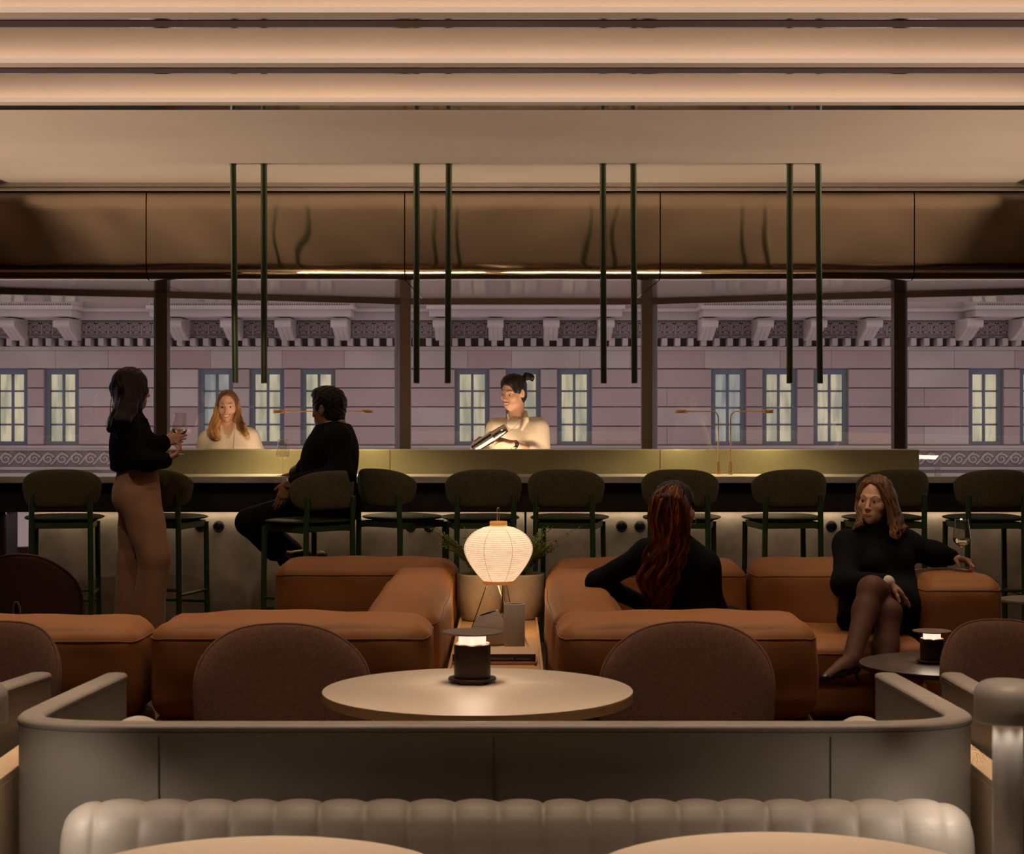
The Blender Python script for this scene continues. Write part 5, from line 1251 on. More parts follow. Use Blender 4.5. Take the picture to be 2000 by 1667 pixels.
g_ = wine_glass('wine_glass', 'wine glass in the hands of the standing woman', 'wine glass', tuple(at(347.5,886,D-0.03)), 0.135, (0, math.radians(4), 0), s=1.06)
# ---------------------------------------------------------------- B: blonde bartender
D = 13.25
Bp = person('smiling blonde woman in an ivory blouse behind the bar', (X(446,D), D, 0))
H = Head(at(444.5,793,D), v(0.03,-1,-0.05), math.radians(2), 0.93)
Rt = v(-1,0.0,0); pe = v(X(449,D), D, 0.93); ch = at(448,872,D)+v(0,0,-0.02); nk = at(446,838,D)
sR, sL = at(407,858,D), at(487,856,D); eR, eL = at(393,915,D+0.0), at(505,905,D-0.02); wR, wL = v(X(425,D),D-0.15,0.96), v(X(490,D),D-0.15,0.96)
B = Field(); torso(B, ch, pe, Rt); H.skin(B); B.cone(nk-v(0,0,0.01), H.w(0,-0.02,-0.06), 0.048, 0.047)
B.cone(ch+v(0,0,0.07), sR, 0.06, 0.045, 0.05); B.cone(ch+v(0,0,0.07), sL, 0.06, 0.045, 0.05)
limb(B, sR, eR, wR, (0.043,0.035,0.024)); limb(B, sL, eL, wL, (0.043,0.035,0.024))
hand(B, wR, v(0.1,-1,-0.1), v(0,0,-1), v(1,0,0), (0.2,0.2,0.2,0.2), 0.2, 0.9); hand(B, wL, v(-0.1,-1,-0.1), v(0,0,-1), v(-1,0,0), (0.2,0.2,0.2,0.2), 0.2, 0.9)
for sg in (-1,1):
    hp = pe+v(sg*0.09,0,-0.04); B.cone(hp, v(hp[0],D,0.50), 0.085, 0.055); B.cone(v(hp[0],D,0.50), v(hp[0],D,0.08), 0.055, 0.036); B.cone(v(hp[0],D,0.06), v(hp[0],D-0.14,0.03), 0.036, 0.026)
field_obj('body', B, 0.0042, M['skin_f'], Bp); H.parts(Bp, smile=1.0)
T_ = Field(); torso(T_, ch, pe, Rt, 0.030, k=0.05, bust=True); T_.cone(ch+v(0,0,0.085), sR, 0.060, 0.058, 0.05); T_.cone(ch+v(0,0,0.085), sL, 0.060, 0.058, 0.05)
T_.cone(sR, eR, 0.064, 0.074, 0.04); T_.cone(sL, eL, 0.066, 0.076, 0.04); T_.cone(eR, wR, 0.07, 0.04, 0.03); T_.cone(eL, wL, 0.07, 0.04, 0.03)
T_.cone(nk+v(-0.045,0.02,0.018), nk+v(-0.020,-0.075,-0.045), 0.014, 0.012, 0.012); T_.cone(nk+v(0.050,0.02,0.020), nk+v(0.030,-0.075,-0.040), 0.014, 0.012, 0.012); T_.cone(nk+v(-0.045,0.035,0.018), nk+v(0.05,0.035,0.018), 0.014, 0.014, 0.012)
T_.cone(nk+v(0.008,-0.13,-0.060), nk+v(0.0,-0.05,0.06), 0.014, 0.052, 0.008, True)
field_obj('blouse', T_, 0.0052, M['cloth_ivory'], Bp, folds(0.0034,4,26,18), clip=lambda x, y, z: (0.82-z)*np.ones_like(x+y))
m = MB(); o0 = np.array(Bp.location); m.tube([tuple(at(458,842,D-0.14)-o0), tuple(at(456.5,856,D-0.155)-o0), tuple(at(455.5,878,D-0.155)-o0)], 0.0016, 5); m.build('placket_seam', M['granite_dk'], Bp)
T_ = Field(); 
for sg in (-1,1): hp = pe+v(sg*0.09,0,-0.02); T_.cone(hp, v(hp[0],D,0.50), 0.10, 0.075); T_.cone(v(hp[0],D,0.50), v(hp[0],D,0.09), 0.075, 0.06)
field_obj('trousers', T_, 0.009, M['cloth_black'], Bp)
Hr = Field(); H.cap(Hr, 1.07); H.face_cut(Hr, 0.088, 0.096, 0.092); 
hc = field_obj('hair_crown', Hr, 0.004, M['hair_root'], Bp)
Hr = Field()
for dx in (0,1,2): Hr.chain([H.w(0.073,-0.01+dx*-0.02,0.035), H.w(0.080,-0.005-dx*0.02,-0.03), at(420+dx*4,818,D-0.03+dx*0.03), at(413+dx*5,842,D-0.10+dx*0.02), at(416+dx*5,853,D-0.13)], [0.014,0.019,0.026,0.028,0.012], 0.02)
Hr.chain([at(416,850,D-0.13), at(424,856,D-0.14), at(431,851,D-0.15)], [0.014,0.012,0.004], 0.012)
for dx in (0,1,2): Hr.chain([H.w(-0.073,-0.01-dx*0.02,0.035), H.w(-0.080,-0.005-dx*0.02,-0.03), at(467-dx*2,818,D-0.03+dx*0.02), at(475-dx*2,834,D-0.10+dx*0.01), at(486-dx*3,851,D-0.14)], [0.012,0.015,0.020,0.022,0.007], 0.02)
Hr.chain([H.w(0,-0.08,0.0), H.w(0,-0.09,-0.08), H.w(0,-0.08,-0.16)], [0.07,0.07,0.06], 0.03)
field_obj('hair_lengths', Hr, 0.0045, M['hair_blonde'], Bp, lambda x, y, z: 0.0022*np.sin(x*210+z*30+3*np.sin(z*30))*np.ones_like(y))
strands(Bp, [([H.w(0.075,0.0,0.02), at(421,812,D-0.05), at(412,838,D-0.12), at(420,855,D-0.15), at(430,853,D-0.16)], 60, 0.022, 0.006, 0.0011), ([H.w(-0.075,0.0,0.02), at(467,812,D-0.05), at(474,834,D-0.12), at(487,853,D-0.15)], 60, 0.018, 0.005, 0.0011)], M['hair_blonde'])
# ---------------------------------------------------------------- C: seated man
D = 11.44
Cm = person('man in a black suit seated sideways on a green stool at the bar', (X(640,D), D, 0))
H = Head(at(640,797,D), v(-0.86,0.50,-0.10), math.radians(0), 1.03, True)
Rt = v(-0.50,-0.86,0)*-1        # his left side faces the room
Rt = v(0.45,0.89,0)
pe = v(X(650,D), D, 0.905); ch = at(652,880,D); nk = at(650,828,D)
sL, sR = at(660,858,D-0.17), at(640,860,D+0.18)
eL, eR = at(668,925,D-0.25), at(600,915,D+0.27); wL, wR = at(561,945,D-0.31), at(575,924,12.10)
hL, hR = v(X(640,D), D-0.09, 0.88), v(X(640,D), D+0.09, 0.88)
kL, kR = at(487,1018,D-0.02), at(500,1024,D+0.20); aL, aR = at(545,1082,D+0.05), at(578,1085,D+0.22)
B = Field(); torso(B, ch, pe, Rt, male=True); H.skin(B); B.cone(nk, H.w(0,-0.02,-0.06), 0.058, 0.057)
B.cone(ch+v(0,0,0.12), sL, 0.07, 0.05, 0.05); B.cone(ch+v(0,0,0.12), sR, 0.07, 0.05, 0.05)
limb(B, sL, eL, wL, (0.050,0.042,0.028)); limb(B, sR, eR, wR, (0.050,0.042,0.028))
hand(B, wL, v(-0.35,-0.10,-0.93), v(-0.30,0.9,0.05), v(-0.9,-0.3,0.3), (0.30,0.28,0.30,0.33), 0.9, 0.96, -0.02)
hand(B, wR, v(-0.85,0.35,-0.30), v(0,-0.2,-1), v(0.1,0.9,0), (0.35,0.35,0.35,0.4), 0.3, 1.0)
limb(B, hL, kL, aL, (0.090,0.060,0.042)); limb(B, hR, kR, aR, (0.090,0.060,0.042))
for a_ in (aL, aR): B.cone(a_, a_+v(0.045,0.0,-0.02), 0.040, 0.036); B.cone(a_+v(0.045,0,-0.02), a_+v(0.15,0.05,0.0), 0.036, 0.028)
field_obj('body', B, 0.0048, M['skin_d'], Cm); H.parts(Cm, brow='brow')
T_ = Field(); torso(T_, ch, pe+v(0,0,0.0), Rt, 0.030, True, 0.06); T_.ell(at(638,905,D), (0.165,0.15,0.20), None, 0.06)
T_.cone(ch+v(0,0,0.10), sL, 0.09, 0.072, 0.06); T_.cone(ch+v(0,0,0.10), sR, 0.09, 0.072, 0.06)
limb(T_, sL, eL, wL+nz(eL-wL)*0.035, (0.074,0.066,0.046), k=0.05); limb(T_, sR, eR, wR+nz(eR-wR)*0.05, (0.074,0.060,0.042), k=0.05)
T_.cone(pe+v(-0.02,0,0.02), pe+v(0.06,-0.03,-0.05), 0.15, 0.11, 0.06); T_.cone(pe, pe+v(-0.12,0.02,-0.03), 0.13, 0.11, 0.05)
T_.cone(nk+v(0,0,-0.03), nk+v(0.005,0,-0.008), 0.082, 0.068, 0.02); T_.cone(nk+v(-0.06,0.035,0.01), nk+v(-0.13,0.07,-0.12), 0.028, 0.035, 0.02, True)
T_.cone(nk+v(0,0,0.062), nk+v(-0.02,0,0.14), 0.118, 0.12, 0.01, True)
field_obj('suit_jacket', T_, 0.006, M['cloth_navy'], Cm, folds(0.0040,6,18,10))
T_ = Field(); T_.cone(nk+v(-0.012,0.0,-0.01), nk+v(-0.005,0,0.045), 0.086, 0.080, 0.01); T_.cone(nk+v(-0.06,0.0,0.005), nk+v(-0.105,0.03,-0.10), 0.03, 0.04, 0.03)
field_obj('shirt_collar', T_, 0.0045, M['cloth_white'], Cm, clip=lambda x, y, z: (z-(nk[2]+0.030+(x-nk[0])*0.45))*np.ones_like(y)*0.88)
for wr_, el_ in ((wR,eR),(wL,eL)):
    q_ = nz(el_-wr_); T_ = Field(); T_.cone(wr_+q_*0.024, wr_+q_*0.07, 0.038 if wr_ is wR else 0.033, 0.040, 0.01); field_obj('shirt_cuff', T_, 0.0045, M['cloth_white'], Cm)
m = MB(); q_ = Vector(nz(eL-wL)); u_ = q_.cross(Vector((0,0,1))).normalized(); w_ = q_.cross(u_); c_ = Vector(wL)+q_*0.006-Vector(Cm.location)
m.tube([c_+(u_*math.cos(t)+w_*math.sin(t))*0.031 for t in np.linspace(0,2*math.pi,29)[:-1]], 0.0045, 8, closed=True); m.tube([c_+Vector((0,-0.030,0)), c_+Vector((0,-0.039,0))], 0.017, 20); m.build('wristwatch', M['steel'], Cm)
T_ = Field(); T_.cone(pe+v(0,-0.03,-0.03), pe+v(0,0.05,-0.03), 0.125, 0.125, 0.04)
for h_, k_, a_ in ((hL,kL,aL),(hR,kR,aR)): T_.cone(h_+v(0,0,0.01), k_, 0.108, 0.080, 0.05); T_.cone(k_, a_+nz(k_-a_)*0.035, 0.080, 0.070, 0.03)
field_obj('trousers', T_, 0.0065, M['cloth_navy'], Cm, folds(0.003,8,24,14))
for a_ in (aL, aR):
    S_ = Field(); S_.cone(a_+v(0.035,0,-0.028), a_+v(0.16,0.05,-0.012), 0.044, 0.034, 0.02); S_.cone(a_+v(0.035,0,-0.028), a_+v(0.025,0,-0.045), 0.036, 0.030, 0.02); field_obj('shoe', S_, 0.006, M['shoe'], Cm)
Hr = Field(); H.cap(Hr, 1.11); Hr.ell(H.w(0,0.02,0.085), v(0.066,0.080,0.050), H.R, 0.02); H.face_cut(Hr, 0.066, 0.058, 0.112, 0.006)
for sg in (-1,1): Hr.cone(H.w(sg*0.079,0.020,-0.075), H.w(sg*0.079,0.005,-0.020), 0.040, 0.020, 0.006, True); Hr.ell(H.w(sg*0.084,-0.012,-0.012), v(0.022,0.022,0.034), H.R, 0.006, True)
Hr.cone(H.w(0,-0.06,-0.16), H.w(0,-0.08,-0.125), 0.08, 0.05, 0.01, True)
field_obj('hair', Hr, 0.004, M['hair_black'], Cm, lambda x, y, z: 0.003*np.sin(x*120+2*np.sin(z*70))*np.sin(z*110+y*60))
# ---------------------------------------------------------------- D: bartender with shaker
D = 13.25
Dm = person('smiling bartender with a top bun in a cream jacket shaking a cocktail', (X(1012,D), D, 0))
H = Head(at(1002,765,D), v(-0.60,-0.78,-0.20), math.radians(-3), 1.0, True)
Rt = nz(v(-0.93,0.36,0)); pe = v(X(1016,D), D+0.02, 0.95); ch = at(1014,868,D+0.02); nk = at(1010,812,D)
sR, sL = at(972,838,D+0.02), at(1050,838,D+0.02); eR, eL = at(955,895,D-0.05), at(1056,892,D-0.05)
wR, wL = at(922,884,D-0.24), at(1001,867,D-0.26)
B = Field(); torso(B, ch, pe, Rt, male=True); H.skin(B); B.cone(nk, H.w(0,-0.02,-0.06), 0.055, 0.054)
B.cone(ch+v(0,0,0.10), sR, 0.065, 0.05, 0.05); B.cone(ch+v(0,0,0.10), sL, 0.065, 0.05, 0.05)
limb(B, sR, eR, wR, (0.048,0.040,0.028)); limb(B, sL, eL, wL, (0.048,0.040,0.029))
hand(B, wL, nz(at(958,852,D-0.30)-wL), v(-0.25,0.3,-0.85), nz(v(-0.35,0.0,1)), (0.30,0.38,0.45,0.5), 0.15, 1.0, 0.14)
hand(B, wR, v(0.25,-0.2,0.9), v(0.6,0.0,0.3), v(-0.2,-1,0.2), (0.7,0.7,0.7,0.7), 0.4, 0.96)
for sg in (-1,1):
    hp = pe+v(sg*0.09,0,-0.04); B.cone(hp, v(hp[0],D,0.50), 0.09, 0.058); B.cone(v(hp[0],D,0.50), v(hp[0],D,0.08), 0.058, 0.038); B.cone(v(hp[0],D,0.06), v(hp[0],D-0.14,0.03), 0.038, 0.028)
field_obj('body', B, 0.0042, M['skin_m'], Dm); H.parts(Dm, smile=1.0, look=(0,-0.003))
T_ = Field(); torso(T_, ch, pe, Rt, 0.030, True, 0.06); T_.cone(ch+v(0,0,0.10), sR, 0.07, 0.066, 0.05); T_.cone(ch+v(0,0,0.10), sL, 0.07, 0.066, 0.05)
T_.cone(sR, eR, 0.072, 0.066, 0.05); T_.cone(sL, eL, 0.074, 0.072, 0.05); T_.cone(eR, eR+(wR-eR)*0.35, 0.062, 0.058, 0.03); T_.cone(eL, eL+(wL-eL)*0.35, 0.066, 0.062, 0.03)
T_.cone(nk+v(0.055,0.03,0.022), nk+v(0.060,-0.065,-0.020), 0.018, 0.016, 0.012); T_.cone(nk+v(0.060,-0.065,-0.02), nk+v(0.030,-0.105,-0.085), 0.018, 0.010, 0.012)
T_.cone(nk+v(-0.060,0.0,0.005), nk+v(-0.045,-0.06,-0.055), 0.015, 0.012, 0.012); T_.cone(nk+v(-0.05,0.045,0.02), nk+v(0.055,0.045,0.022), 0.016, 0.016, 0.012)
T_.cone(nk+v(-0.015,-0.13,-0.050), nk+v(-0.01,-0.04,0.06), 0.022, 0.058, 0.008, True)
field_obj('jacket', T_, 0.0052, M['cloth_cream'], Dm, folds(0.0030,12,20,14), clip=lambda x, y, z: (0.80-z)*np.ones_like(x+y))
T_ = Field(); T_.ell(nk+v(-0.008,-0.030,-0.062), (0.070,0.065,0.055), None, 0.02); field_obj('undershirt', T_, 0.005, M['cloth_cream'], Dm)
o0 = Vector(Dm.location)
m = MB(); m.tube([Vector(at(1017,822,D-0.155))-o0, Vector(at(1006,833,D-0.17))-o0, Vector(at(996,842,D-0.17))-o0], 0.0015, 5); m.tube([Vector(at(1023,815,D-0.13))-o0, Vector(at(1013,818,D-0.15))-o0], 0.0013, 5); m.build('lapel_seam', M['granite_dk'], Dm)
m = MB()
for (ax_, ay_, bx2, by2) in ((1013.5,861,1013.5,864.5),(1013.5,861,1016,861),(1021,861,1021,863.5),(1019,860.5,1021,861),(1013.5,867.5,1014,869),(1014,869,1017,868.5),(1020,869,1021,866.5)):
    m.tube([Vector(at(ax_,ay_,D-0.158))-o0, Vector(at(bx2,by2,D-0.158))-o0], 0.0011, 4)
m.build('chest_badge', M['ink_dark'], Dm)
T_ = Field(); 
for sg in (-1,1): hp = pe+v(sg*0.09,0,-0.02); T_.cone(hp, v(hp[0],D,0.50), 0.11, 0.08); T_.cone(v(hp[0],D,0.50), v(hp[0],D,0.09), 0.08, 0.065)
field_obj('trousers', T_, 0.009, M['cloth_black'], Dm)
m = MB(); q_ = Vector(nz(eL-wL)); u_ = q_.cross(Vector((0,0,1))).normalized(); w_ = q_.cross(u_); c_ = Vector(wL)+q_*0.022-o0
m.tube([c_+(u_*math.cos(t)+w_*math.sin(t))*0.031 for t in np.linspace(0,2*math.pi,25)[:-1]], 0.0065, 6, closed=True); m.box(c_.x-0.016,c_.x+0.016,c_.y-0.038,c_.y-0.028,c_.z-0.014,c_.z+0.020); m.build('smartwatch', M['socket'], Dm)
Hr = Field(); H.cap(Hr, 1.07); Hr.ell(H.w(0,0.012,0.075), v(0.066,0.082,0.052), H.R, 0.02); H.face_cut(Hr, 0.080, 0.076, 0.104, 0.005)
for sg in (-1,1): Hr.cone(H.w(sg*0.080,0.030,-0.075), H.w(sg*0.080,0.012,-0.020), 0.042, 0.018, 0.006, True); Hr.ell(H.w(sg*0.084,-0.010,-0.012), v(0.022,0.022,0.034), H.R, 0.006, True)
Hr.cone(H.w(0,-0.03,-0.18), H.w(0,-0.09,-0.115), 0.08, 0.05, 0.01, True)
Hr.cone(H.w(0,-0.095,0.075), at(1021,741,D+0.06), 0.030, 0.016, 0.015); Hr.chain([at(1021,741,D+0.06), at(1029,734,D+0.06), at(1038,737,D+0.06), at(1039,742,D+0.06)], [0.016,0.024,0.022,0.008], 0.012)
field_obj('hair', Hr, 0.004, M['hair_black'], Dm, lambda x, y, z: 0.0016*np.sin(x*160+z*50)*np.ones_like(y))
sh = thing('cocktail_shaker', 'two-part steel cocktail shaker in the bartender hands', 'shaker', tuple(at(945,860,D-0.30)))
p0, p1 = Vector(at(924,877,D-0.30)), Vector(at(989,835,D-0.33)); ax_ = (p1-p0).normalized(); Mx = ax_.to_track_quat('Z','Y').to_matrix().to_4x4(); L_ = (p1-p0).length; o0 = Vector(sh.location)
MB().lathe([(1e-4,0),(0.031,0.0),(0.033,0.003),(0.041,L_*0.60),(0.043,L_*0.60+0.002),(0.042,L_*0.60+0.004),(0.038,L_*0.60)], p0-o0, 40, Mx).build('large_tin', M['steel'], sh)
MB().lathe([(0.037,L_*0.56),(0.033,L_*0.78),(0.0335,L_*0.80),(0.0335,L_*0.84),(0.032,L_*0.86),(0.030,L_*0.995),(0.026,L_),(1e-4,L_)], p0-o0, 40, Mx).build('small_tin', M['steel'], sh)
# ---------------------------------------------------------------- E: auburn haired woman
D = 8.15
Ew = person('woman with long wavy auburn hair in a black top, seen from behind on the sofa', (X(1325,D), D, 0.40))
H = Head(at(1319,994,D), v(0.50,0.86,0.0), math.radians(-3), 1.0)
Rt = nz(v(0.93,-0.36,0)); pe = v(X(1335,D), D, 0.52); ch = at(1322,1128,D); nk = at(1318,1056,D)
sL, sR = at(1262,1082,D+0.04), at(1376,1104,D-0.03); eL, eR = at(1166,1136,D+0.10), at(1398,1190,D+0.02); wL, wR = at(1268,1184,D+0.18), v(X(1380,D),D+0.25,0.56)
B = Field(); torso(B, ch, pe, Rt); H.skin(B); B.cone(nk-v(0,0,0.02), H.w(0,-0.02,-0.06), 0.050, 0.048)
B.cone(ch+v(0,0,0.10), sR, 0.06, 0.045, 0.05); B.cone(ch+v(0,0,0.10), sL, 0.06, 0.045, 0.05)
limb(B, sL, eL, wL, (0.044,0.036,0.025)); limb(B, sR, eR, wR, (0.044,0.036,0.025))
hand(B, wL, v(0.9,0.3,-0.1), v(0,0,-1), v(0,1,0), (0.3,0.3,0.3,0.3), 0.3, 0.92); hand(B, wR, v(-0.3,0.9,-0.1), v(0,0,-1), v(-1,0,0), (0.2,0.2,0.2,0.2), 0.3, 0.92)
kn1, kn2 = v(1.05,8.50,0.475), v(1.00,8.72,0.475); an1, an2 = v(0.78,8.80,0.445), v(0.72,9.0,0.445)
limb(B, pe+v(0.06,0.0,-0.03), kn1, an1, (0.085,0.055,0.036)); limb(B, pe+v(0.0,0.10,-0.03), kn2, an2, (0.085,0.055,0.036))
for a_ in (an1, an2): B.cone(a_, a_+v(-0.12,0.06,-0.01), 0.034, 0.025)
field_obj('body', B, 0.0048, M['skin_f'], Ew)
T_ = Field(); torso(T_, ch, pe, Rt, 0.014, k=0.05, bust=True); T_.cone(ch+v(0,0,0.105), sR, 0.068, 0.058, 0.06); T_.cone(ch+v(0,0,0.105), sL, 0.068, 0.058, 0.06)
T_.cone(nk+v(0,0,-0.03), nk+v(0,0,0.004), 0.064, 0.058, 0.03)
limb(T_, sL, eL, wL, (0.056,0.044,0.034), k=0.04); limb(T_, sR, eR, wR, (0.056,0.044,0.034), k=0.04)
field_obj('black_top', T_, 0.0055, M['cloth_black'], Ew, folds(0.0020,15,24,16))
T_ = Field(); T_.ell(pe, (0.18,0.15,0.12), None, 0.05); T_.cone(pe+v(0.06,0.0,-0.03), kn1, 0.10, 0.072, 0.05); T_.cone(pe+v(0.0,0.10,-0.03), kn2, 0.10, 0.072, 0.05)
for k_, a_ in ((kn1,an1),(kn2,an2)): T_.cone(k_, a_, 0.068, 0.045, 0.03)
field_obj('trousers', T_, 0.008, M['cloth_black'], Ew)
Hr = Field(); H.cap(Hr, 1.10); H.face_cut(Hr, 0.062, 0.055, 0.112)
Hr.ell(H.w(0.082,0.0,-0.012), v(0.020,0.022,0.034), H.R, 0.006, True)
field_obj('hair_crown', Hr, 0.0042, M['hair_dark'], Ew, lambda x, y, z: 0.0014*np.sin(x*190+z*60)*np.ones_like(y))
DB = D-0.12
G = [  # locks of the loose ponytail, from the crown down the back
 [at(1300,956,D-0.06), at(1282,975,DB), at(1278,1010,DB-0.01), at(1290,1050,DB-0.02), at(1270,1090,DB-0.03), at(1255,1125,DB-0.03), at(1268,1160,DB-0.03), at(1262,1180,DB-0.02)],
 [at(1308,954,D-0.07), at(1294,972,DB-0.02), at(1290,1015,DB-0.03), at(1300,1055,DB-0.03), at(1280,1095,DB-0.04), at(1268,1130,DB-0.04), at(1282,1165,DB-0.04), at(1272,1190,DB-0.03)],
 [at(1316,953,D-0.07), at(1308,972,DB-0.03), at(1306,1015,DB-0.04), at(1310,1055,DB-0.04), at(1294,1095,DB-0.05), at(1290,1130,DB-0.05), at(1298,1165,DB-0.04), at(1288,1195,DB-0.03)],
 [at(1324,955,D-0.07), at(1322,975,DB-0.02), at(1322,1015,DB-0.03), at(1322,1055,DB-0.03), at(1308,1090,DB-0.04), at(1312,1125,DB-0.04), at(1302,1155,DB-0.04), at(1310,1180,DB-0.03)],
 [at(1332,965,D-0.05), at(1334,990,DB+0.01), at(1336,1020,DB), at(1334,1060,DB-0.01), at(1322,1095,DB-0.02), at(1300,1130,DB-0.04), at(1292,1160,DB-0.04), at(1300,1190,DB-0.03)]]
Hr = Field(); rs_ = [0.010,0.018,0.020,0.020,0.022,0.020,0.014,0.004]
for g in G: Hr.chain(g, rs_, 0.018)
field_obj('hair_lengths', Hr, 0.0048, M['hair_red'], Ew, lambda x, y, z: 0.0018*np.sin(x*330+5*np.sin(z*26+x*8))*np.ones_like(y))
strands(Ew, [(g, 42, 0.030, 0.018, 0.0019) for g in G], M['hair_redhi'], clump=7)
strands(Ew, [(g, 90, 0.027, 0.016, 0.0024) for g in G], M['hair_red'], 'hair_dark_strands', clump=9)
o0 = Vector(Ew.location); m = MB(); e_ = Vector(H.w(0.086,0.0,-0.046))-o0; m.tube([e_+Vector((0.008*math.cos(t),0,0.010*math.sin(t)-0.008)) for t in np.linspace(0,2*math.pi,17)[:-1]], 0.0013, 6, closed=True); m.build('earring', M['brass'], Ew)
# ---------------------------------------------------------------- F: woman in the black dress
D = 9.12
Fw = person('woman in a black turtleneck dress with crossed legs, holding a glass on the armrest', (X(1745,D), D, 0.05))
H = Head(at(1709,976,D-0.02), v(-0.52,-0.85,-0.02), math.radians(-4), 0.97)
Rt = nz(v(-0.97,-0.20,0)); pe = v(X(1745,9.02), 9.02, 0.50); ch = at(1716,1098,D); nk = at(1713,1045,D)
sR, sL = at(1655,1064,D-0.05), at(1768,1062,D+0.02); eR, eL = at(1650,1140,D-0.22), at(1826,1082,D+0.02)
wR, wL = at(1735,1137,D-0.47), at(1864,1089,D+0.03)
kR, aR = at(1703,1152,8.60), at(1664,1283,8.40)      # upper, crossed leg
kL, aL = at(1734,1196,8.60), v(X(1726,8.40),8.40,0.10)
hR, hL = v(1.885,9.00,0.50), v(1.74,9.02,0.50)
B = Field(); torso(B, ch, pe, Rt); H.skin(B); B.cone(nk-v(0,0,0.01), H.w(0,-0.02,-0.06), 0.049, 0.047)
B.cone(ch+v(0,0,0.09), sR, 0.06, 0.045, 0.05); B.cone(ch+v(0,0,0.09), sL, 0.06, 0.045, 0.05)
limb(B, sR, eR, wR, (0.043,0.036,0.024)); limb(B, sL, eL, wL, (0.043,0.036,0.025))
tipsR = hand(B, wR, nz(at(1772,1168,D-0.42)-wR), v(-0.4,0.2,-0.9), v(-0.3,-0.9,0.1), (0.16,0.18,0.2,0.25), 0.2, 0.92, 0.03)
tipsL = hand(B, wL, v(0.72,-0.66,-0.12), v(-0.25,-0.1,-0.95), v(-0.7,-0.7,0.2), (0.75,0.8,0.85,0.9), 0.5, 0.90, 0.02)
field_obj('body', B, 0.0044, M['skin_f'], Fw); H.parts(Fw, smile=0, look=(0.003,0))
L_ = Field(); limb(L_, hR, kR, aR, (0.090,0.060,0.036), 0.003); limb(L_, hL, kL, aL, (0.090,0.058,0.036), 0.003); L_.ell(pe, (0.17,0.12,0.11), None, 0.05)
for k_, a_ in ((kR,aR),(kL,aL)): q_ = k_*0.66+a_*0.34; L_.ball(q_+v(0.0,0.022,0.0), 0.052, 0.04)
toe = at(1614,1322,8.28); L_.cone(aR-v(0,0,0.01), aR+(toe-aR)*0.35+v(0,0.0,-0.012), 0.034, 0.030, 0.02); L_.cone(aR+(toe-aR)*0.35, toe, 0.030, 0.021, 0.02); L_.ball(aR+v(0.020,0.02,-0.035), 0.026, 0.02)
L_.cone(aL-v(0,0,0.01), aL+v(-0.03,-0.14,-0.06), 0.034, 0.024, 0.02)
field_obj('legs_in_tights', L_, 0.0048, M['tights'], Fw)
for a_, t_ in ((aR, toe), (aL, aL+v(-0.03,-0.15,-0.06))):
    S_ = Field(); dd = nz(t_-a_); S_.cone(a_+dd*0.085+v(0,0,-0.012), t_+dd*0.012, 0.030, 0.020, 0.02); S_.cone(a_+v(0.018,0.02,-0.045), a_+dd*0.09+v(0,0,-0.030), 0.028, 0.022, 0.02)
    S_.cone(a_+v(0.022,0.022,-0.055), a_+v(0.030,0.012,-0.085 if t_ is not toe else -0.125), 0.009, 0.005, 0.01)
    S_.cone(a_+dd*0.045+v(0,0,0.028), a_+dd*0.075+v(0,0,0.03), 0.036, 0.022, 0.01, True)
    field_obj('high_heel_shoe', S_, 0.0045, M['shoe'], Fw)
T_ = Field(); torso(T_, ch, pe, Rt, 0.018, k=0.06, bust=True); T_.cone(ch+v(0,0,0.095), sR, 0.070, 0.064, 0.06); T_.cone(ch+v(0,0,0.095), sL, 0.070, 0.062, 0.06)
T_.cone(nk+v(0,0,-0.03), nk+(H.c-nk)*0.36, 0.064, 0.058, 0.02)
limb(T_, sR, eR, wR-nz(wR-eR)*0.025, (0.062,0.060,0.040), k=0.05); limb(T_, sL, eL, wL-nz(wL-eL)*0.02, (0.060,0.055,0.040), k=0.05)
T_.cone(pe+v(0.05,0,0.0), hR+(kR-hR)*0.42, 0.13, 0.098, 0.05); T_.cone(pe, hL+(kL-hL)*0.45, 0.13, 0.10, 0.05)
T_.cone(pe+v(-0.05,0,0.0), v(X(1650,9.0),8.95,0.455), 0.11, 0.045, 0.06); T_.cone(at(1660,1150,9.1), at(1655,1205,9.0), 0.05, 0.045, 0.05)
T_.cone(pe+v(0.08,0,0), v(1.95,8.95,0.47), 0.10, 0.06, 0.05)
field_obj('black_dress', T_, 0.0055, M['cloth_black'], Fw, folds(0.0026,18,22,15))
q_ = nz(eR-wR); T_ = Field(); T_.cone(wR+q_*0.006, wR+q_*0.045, 0.034, 0.037, 0.01); field_obj('white_cuff', T_, 0.0045, M['cloth_white'], Fw)
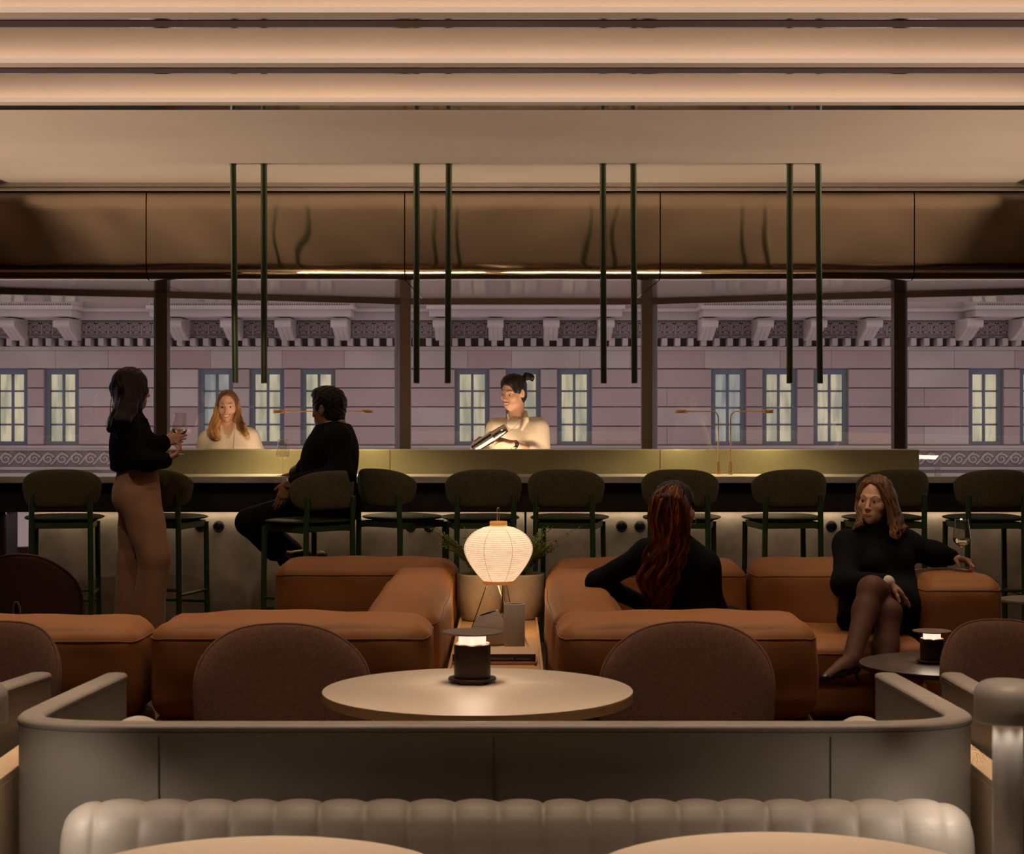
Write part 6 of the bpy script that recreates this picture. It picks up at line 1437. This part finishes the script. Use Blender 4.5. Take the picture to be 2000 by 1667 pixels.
for tp in tipsL[:0]+tipsR[:4]:
    S_ = Field(); S_.ball(tp+v(0,-0.004,0.003), 0.0052, 0.002); field_obj('fingernail', S_, 0.0022, M['nail'], Fw)
Hr = Field(); H.cap(Hr, 1.09); H.face_cut(Hr, 0.068, 0.096, 0.094, 0.006)
for (x_, rr2) in ((0.0,0),(0.02,1)):
    Hr.chain([H.w(-0.045,0.050-x_,0.085), H.w(-0.078,0.030-x_*2,0.02), at(1741+x_*200,1000,D-0.08+x_), at(1745+x_*200,1022,D-0.09+x_), at(1757,1038,D-0.08)], [0.014,0.020,0.024,0.026,0.010], 0.018)
    Hr.chain([H.w(0.045,0.050-x_,0.085), H.w(0.074,0.030-x_*2,0.02), H.w(0.076,0.025-x_*2,-0.05), at(1678,1026,D-0.08+x_), at(1668,1034,D-0.08)], [0.012,0.014,0.014,0.015,0.006], 0.015)
Hr.chain([H.w(0,-0.08,0.0), H.w(0,-0.085,-0.07), at(1722,1035,D+0.03)], [0.07,0.07,0.06], 0.03); Hr.chain([H.w(-0.07,-0.03,0.02), at(1750,1010,D-0.02), at(1762,1036,D-0.04), at(1775,1028,D-0.06)], [0.03,0.032,0.018,0.006], 0.02)
field_obj('hair', Hr, 0.0042, M['hair_brown'], Fw, lambda x, y, z: 0.0022*np.sin(x*200+z*14+3*np.sin(z*25))*np.ones_like(y))
strands(Fw, [([H.w(-0.03,0.06,0.088), H.w(-0.074,0.045,0.03), at(1742,1005,D-0.10), at(1752,1030,D-0.12), at(1773,1026,D-0.12)], 50, 0.018, 0.006, 0.0011), ([H.w(-0.07,0.0,0.0), at(1745,1020,D-0.10), at(1750,1045,D-0.14), at(1757,1052,D-0.14)], 45, 0.022, 0.007, 0.0011),
             ([H.w(0.06,0.05,0.06), H.w(0.078,0.035,-0.02), at(1680,1020,D-0.10), at(1664,1032,D-0.10)], 45, 0.012, 0.006, 0.0010)], M['hair_brownhi'])
wine_glass('wine_glass', 'wine glass of white wine resting on the sofa armrest, held by its stem', 'wine glass', tuple(at(1878.5,1108,D-0.06)), 0.135, s=1.04)
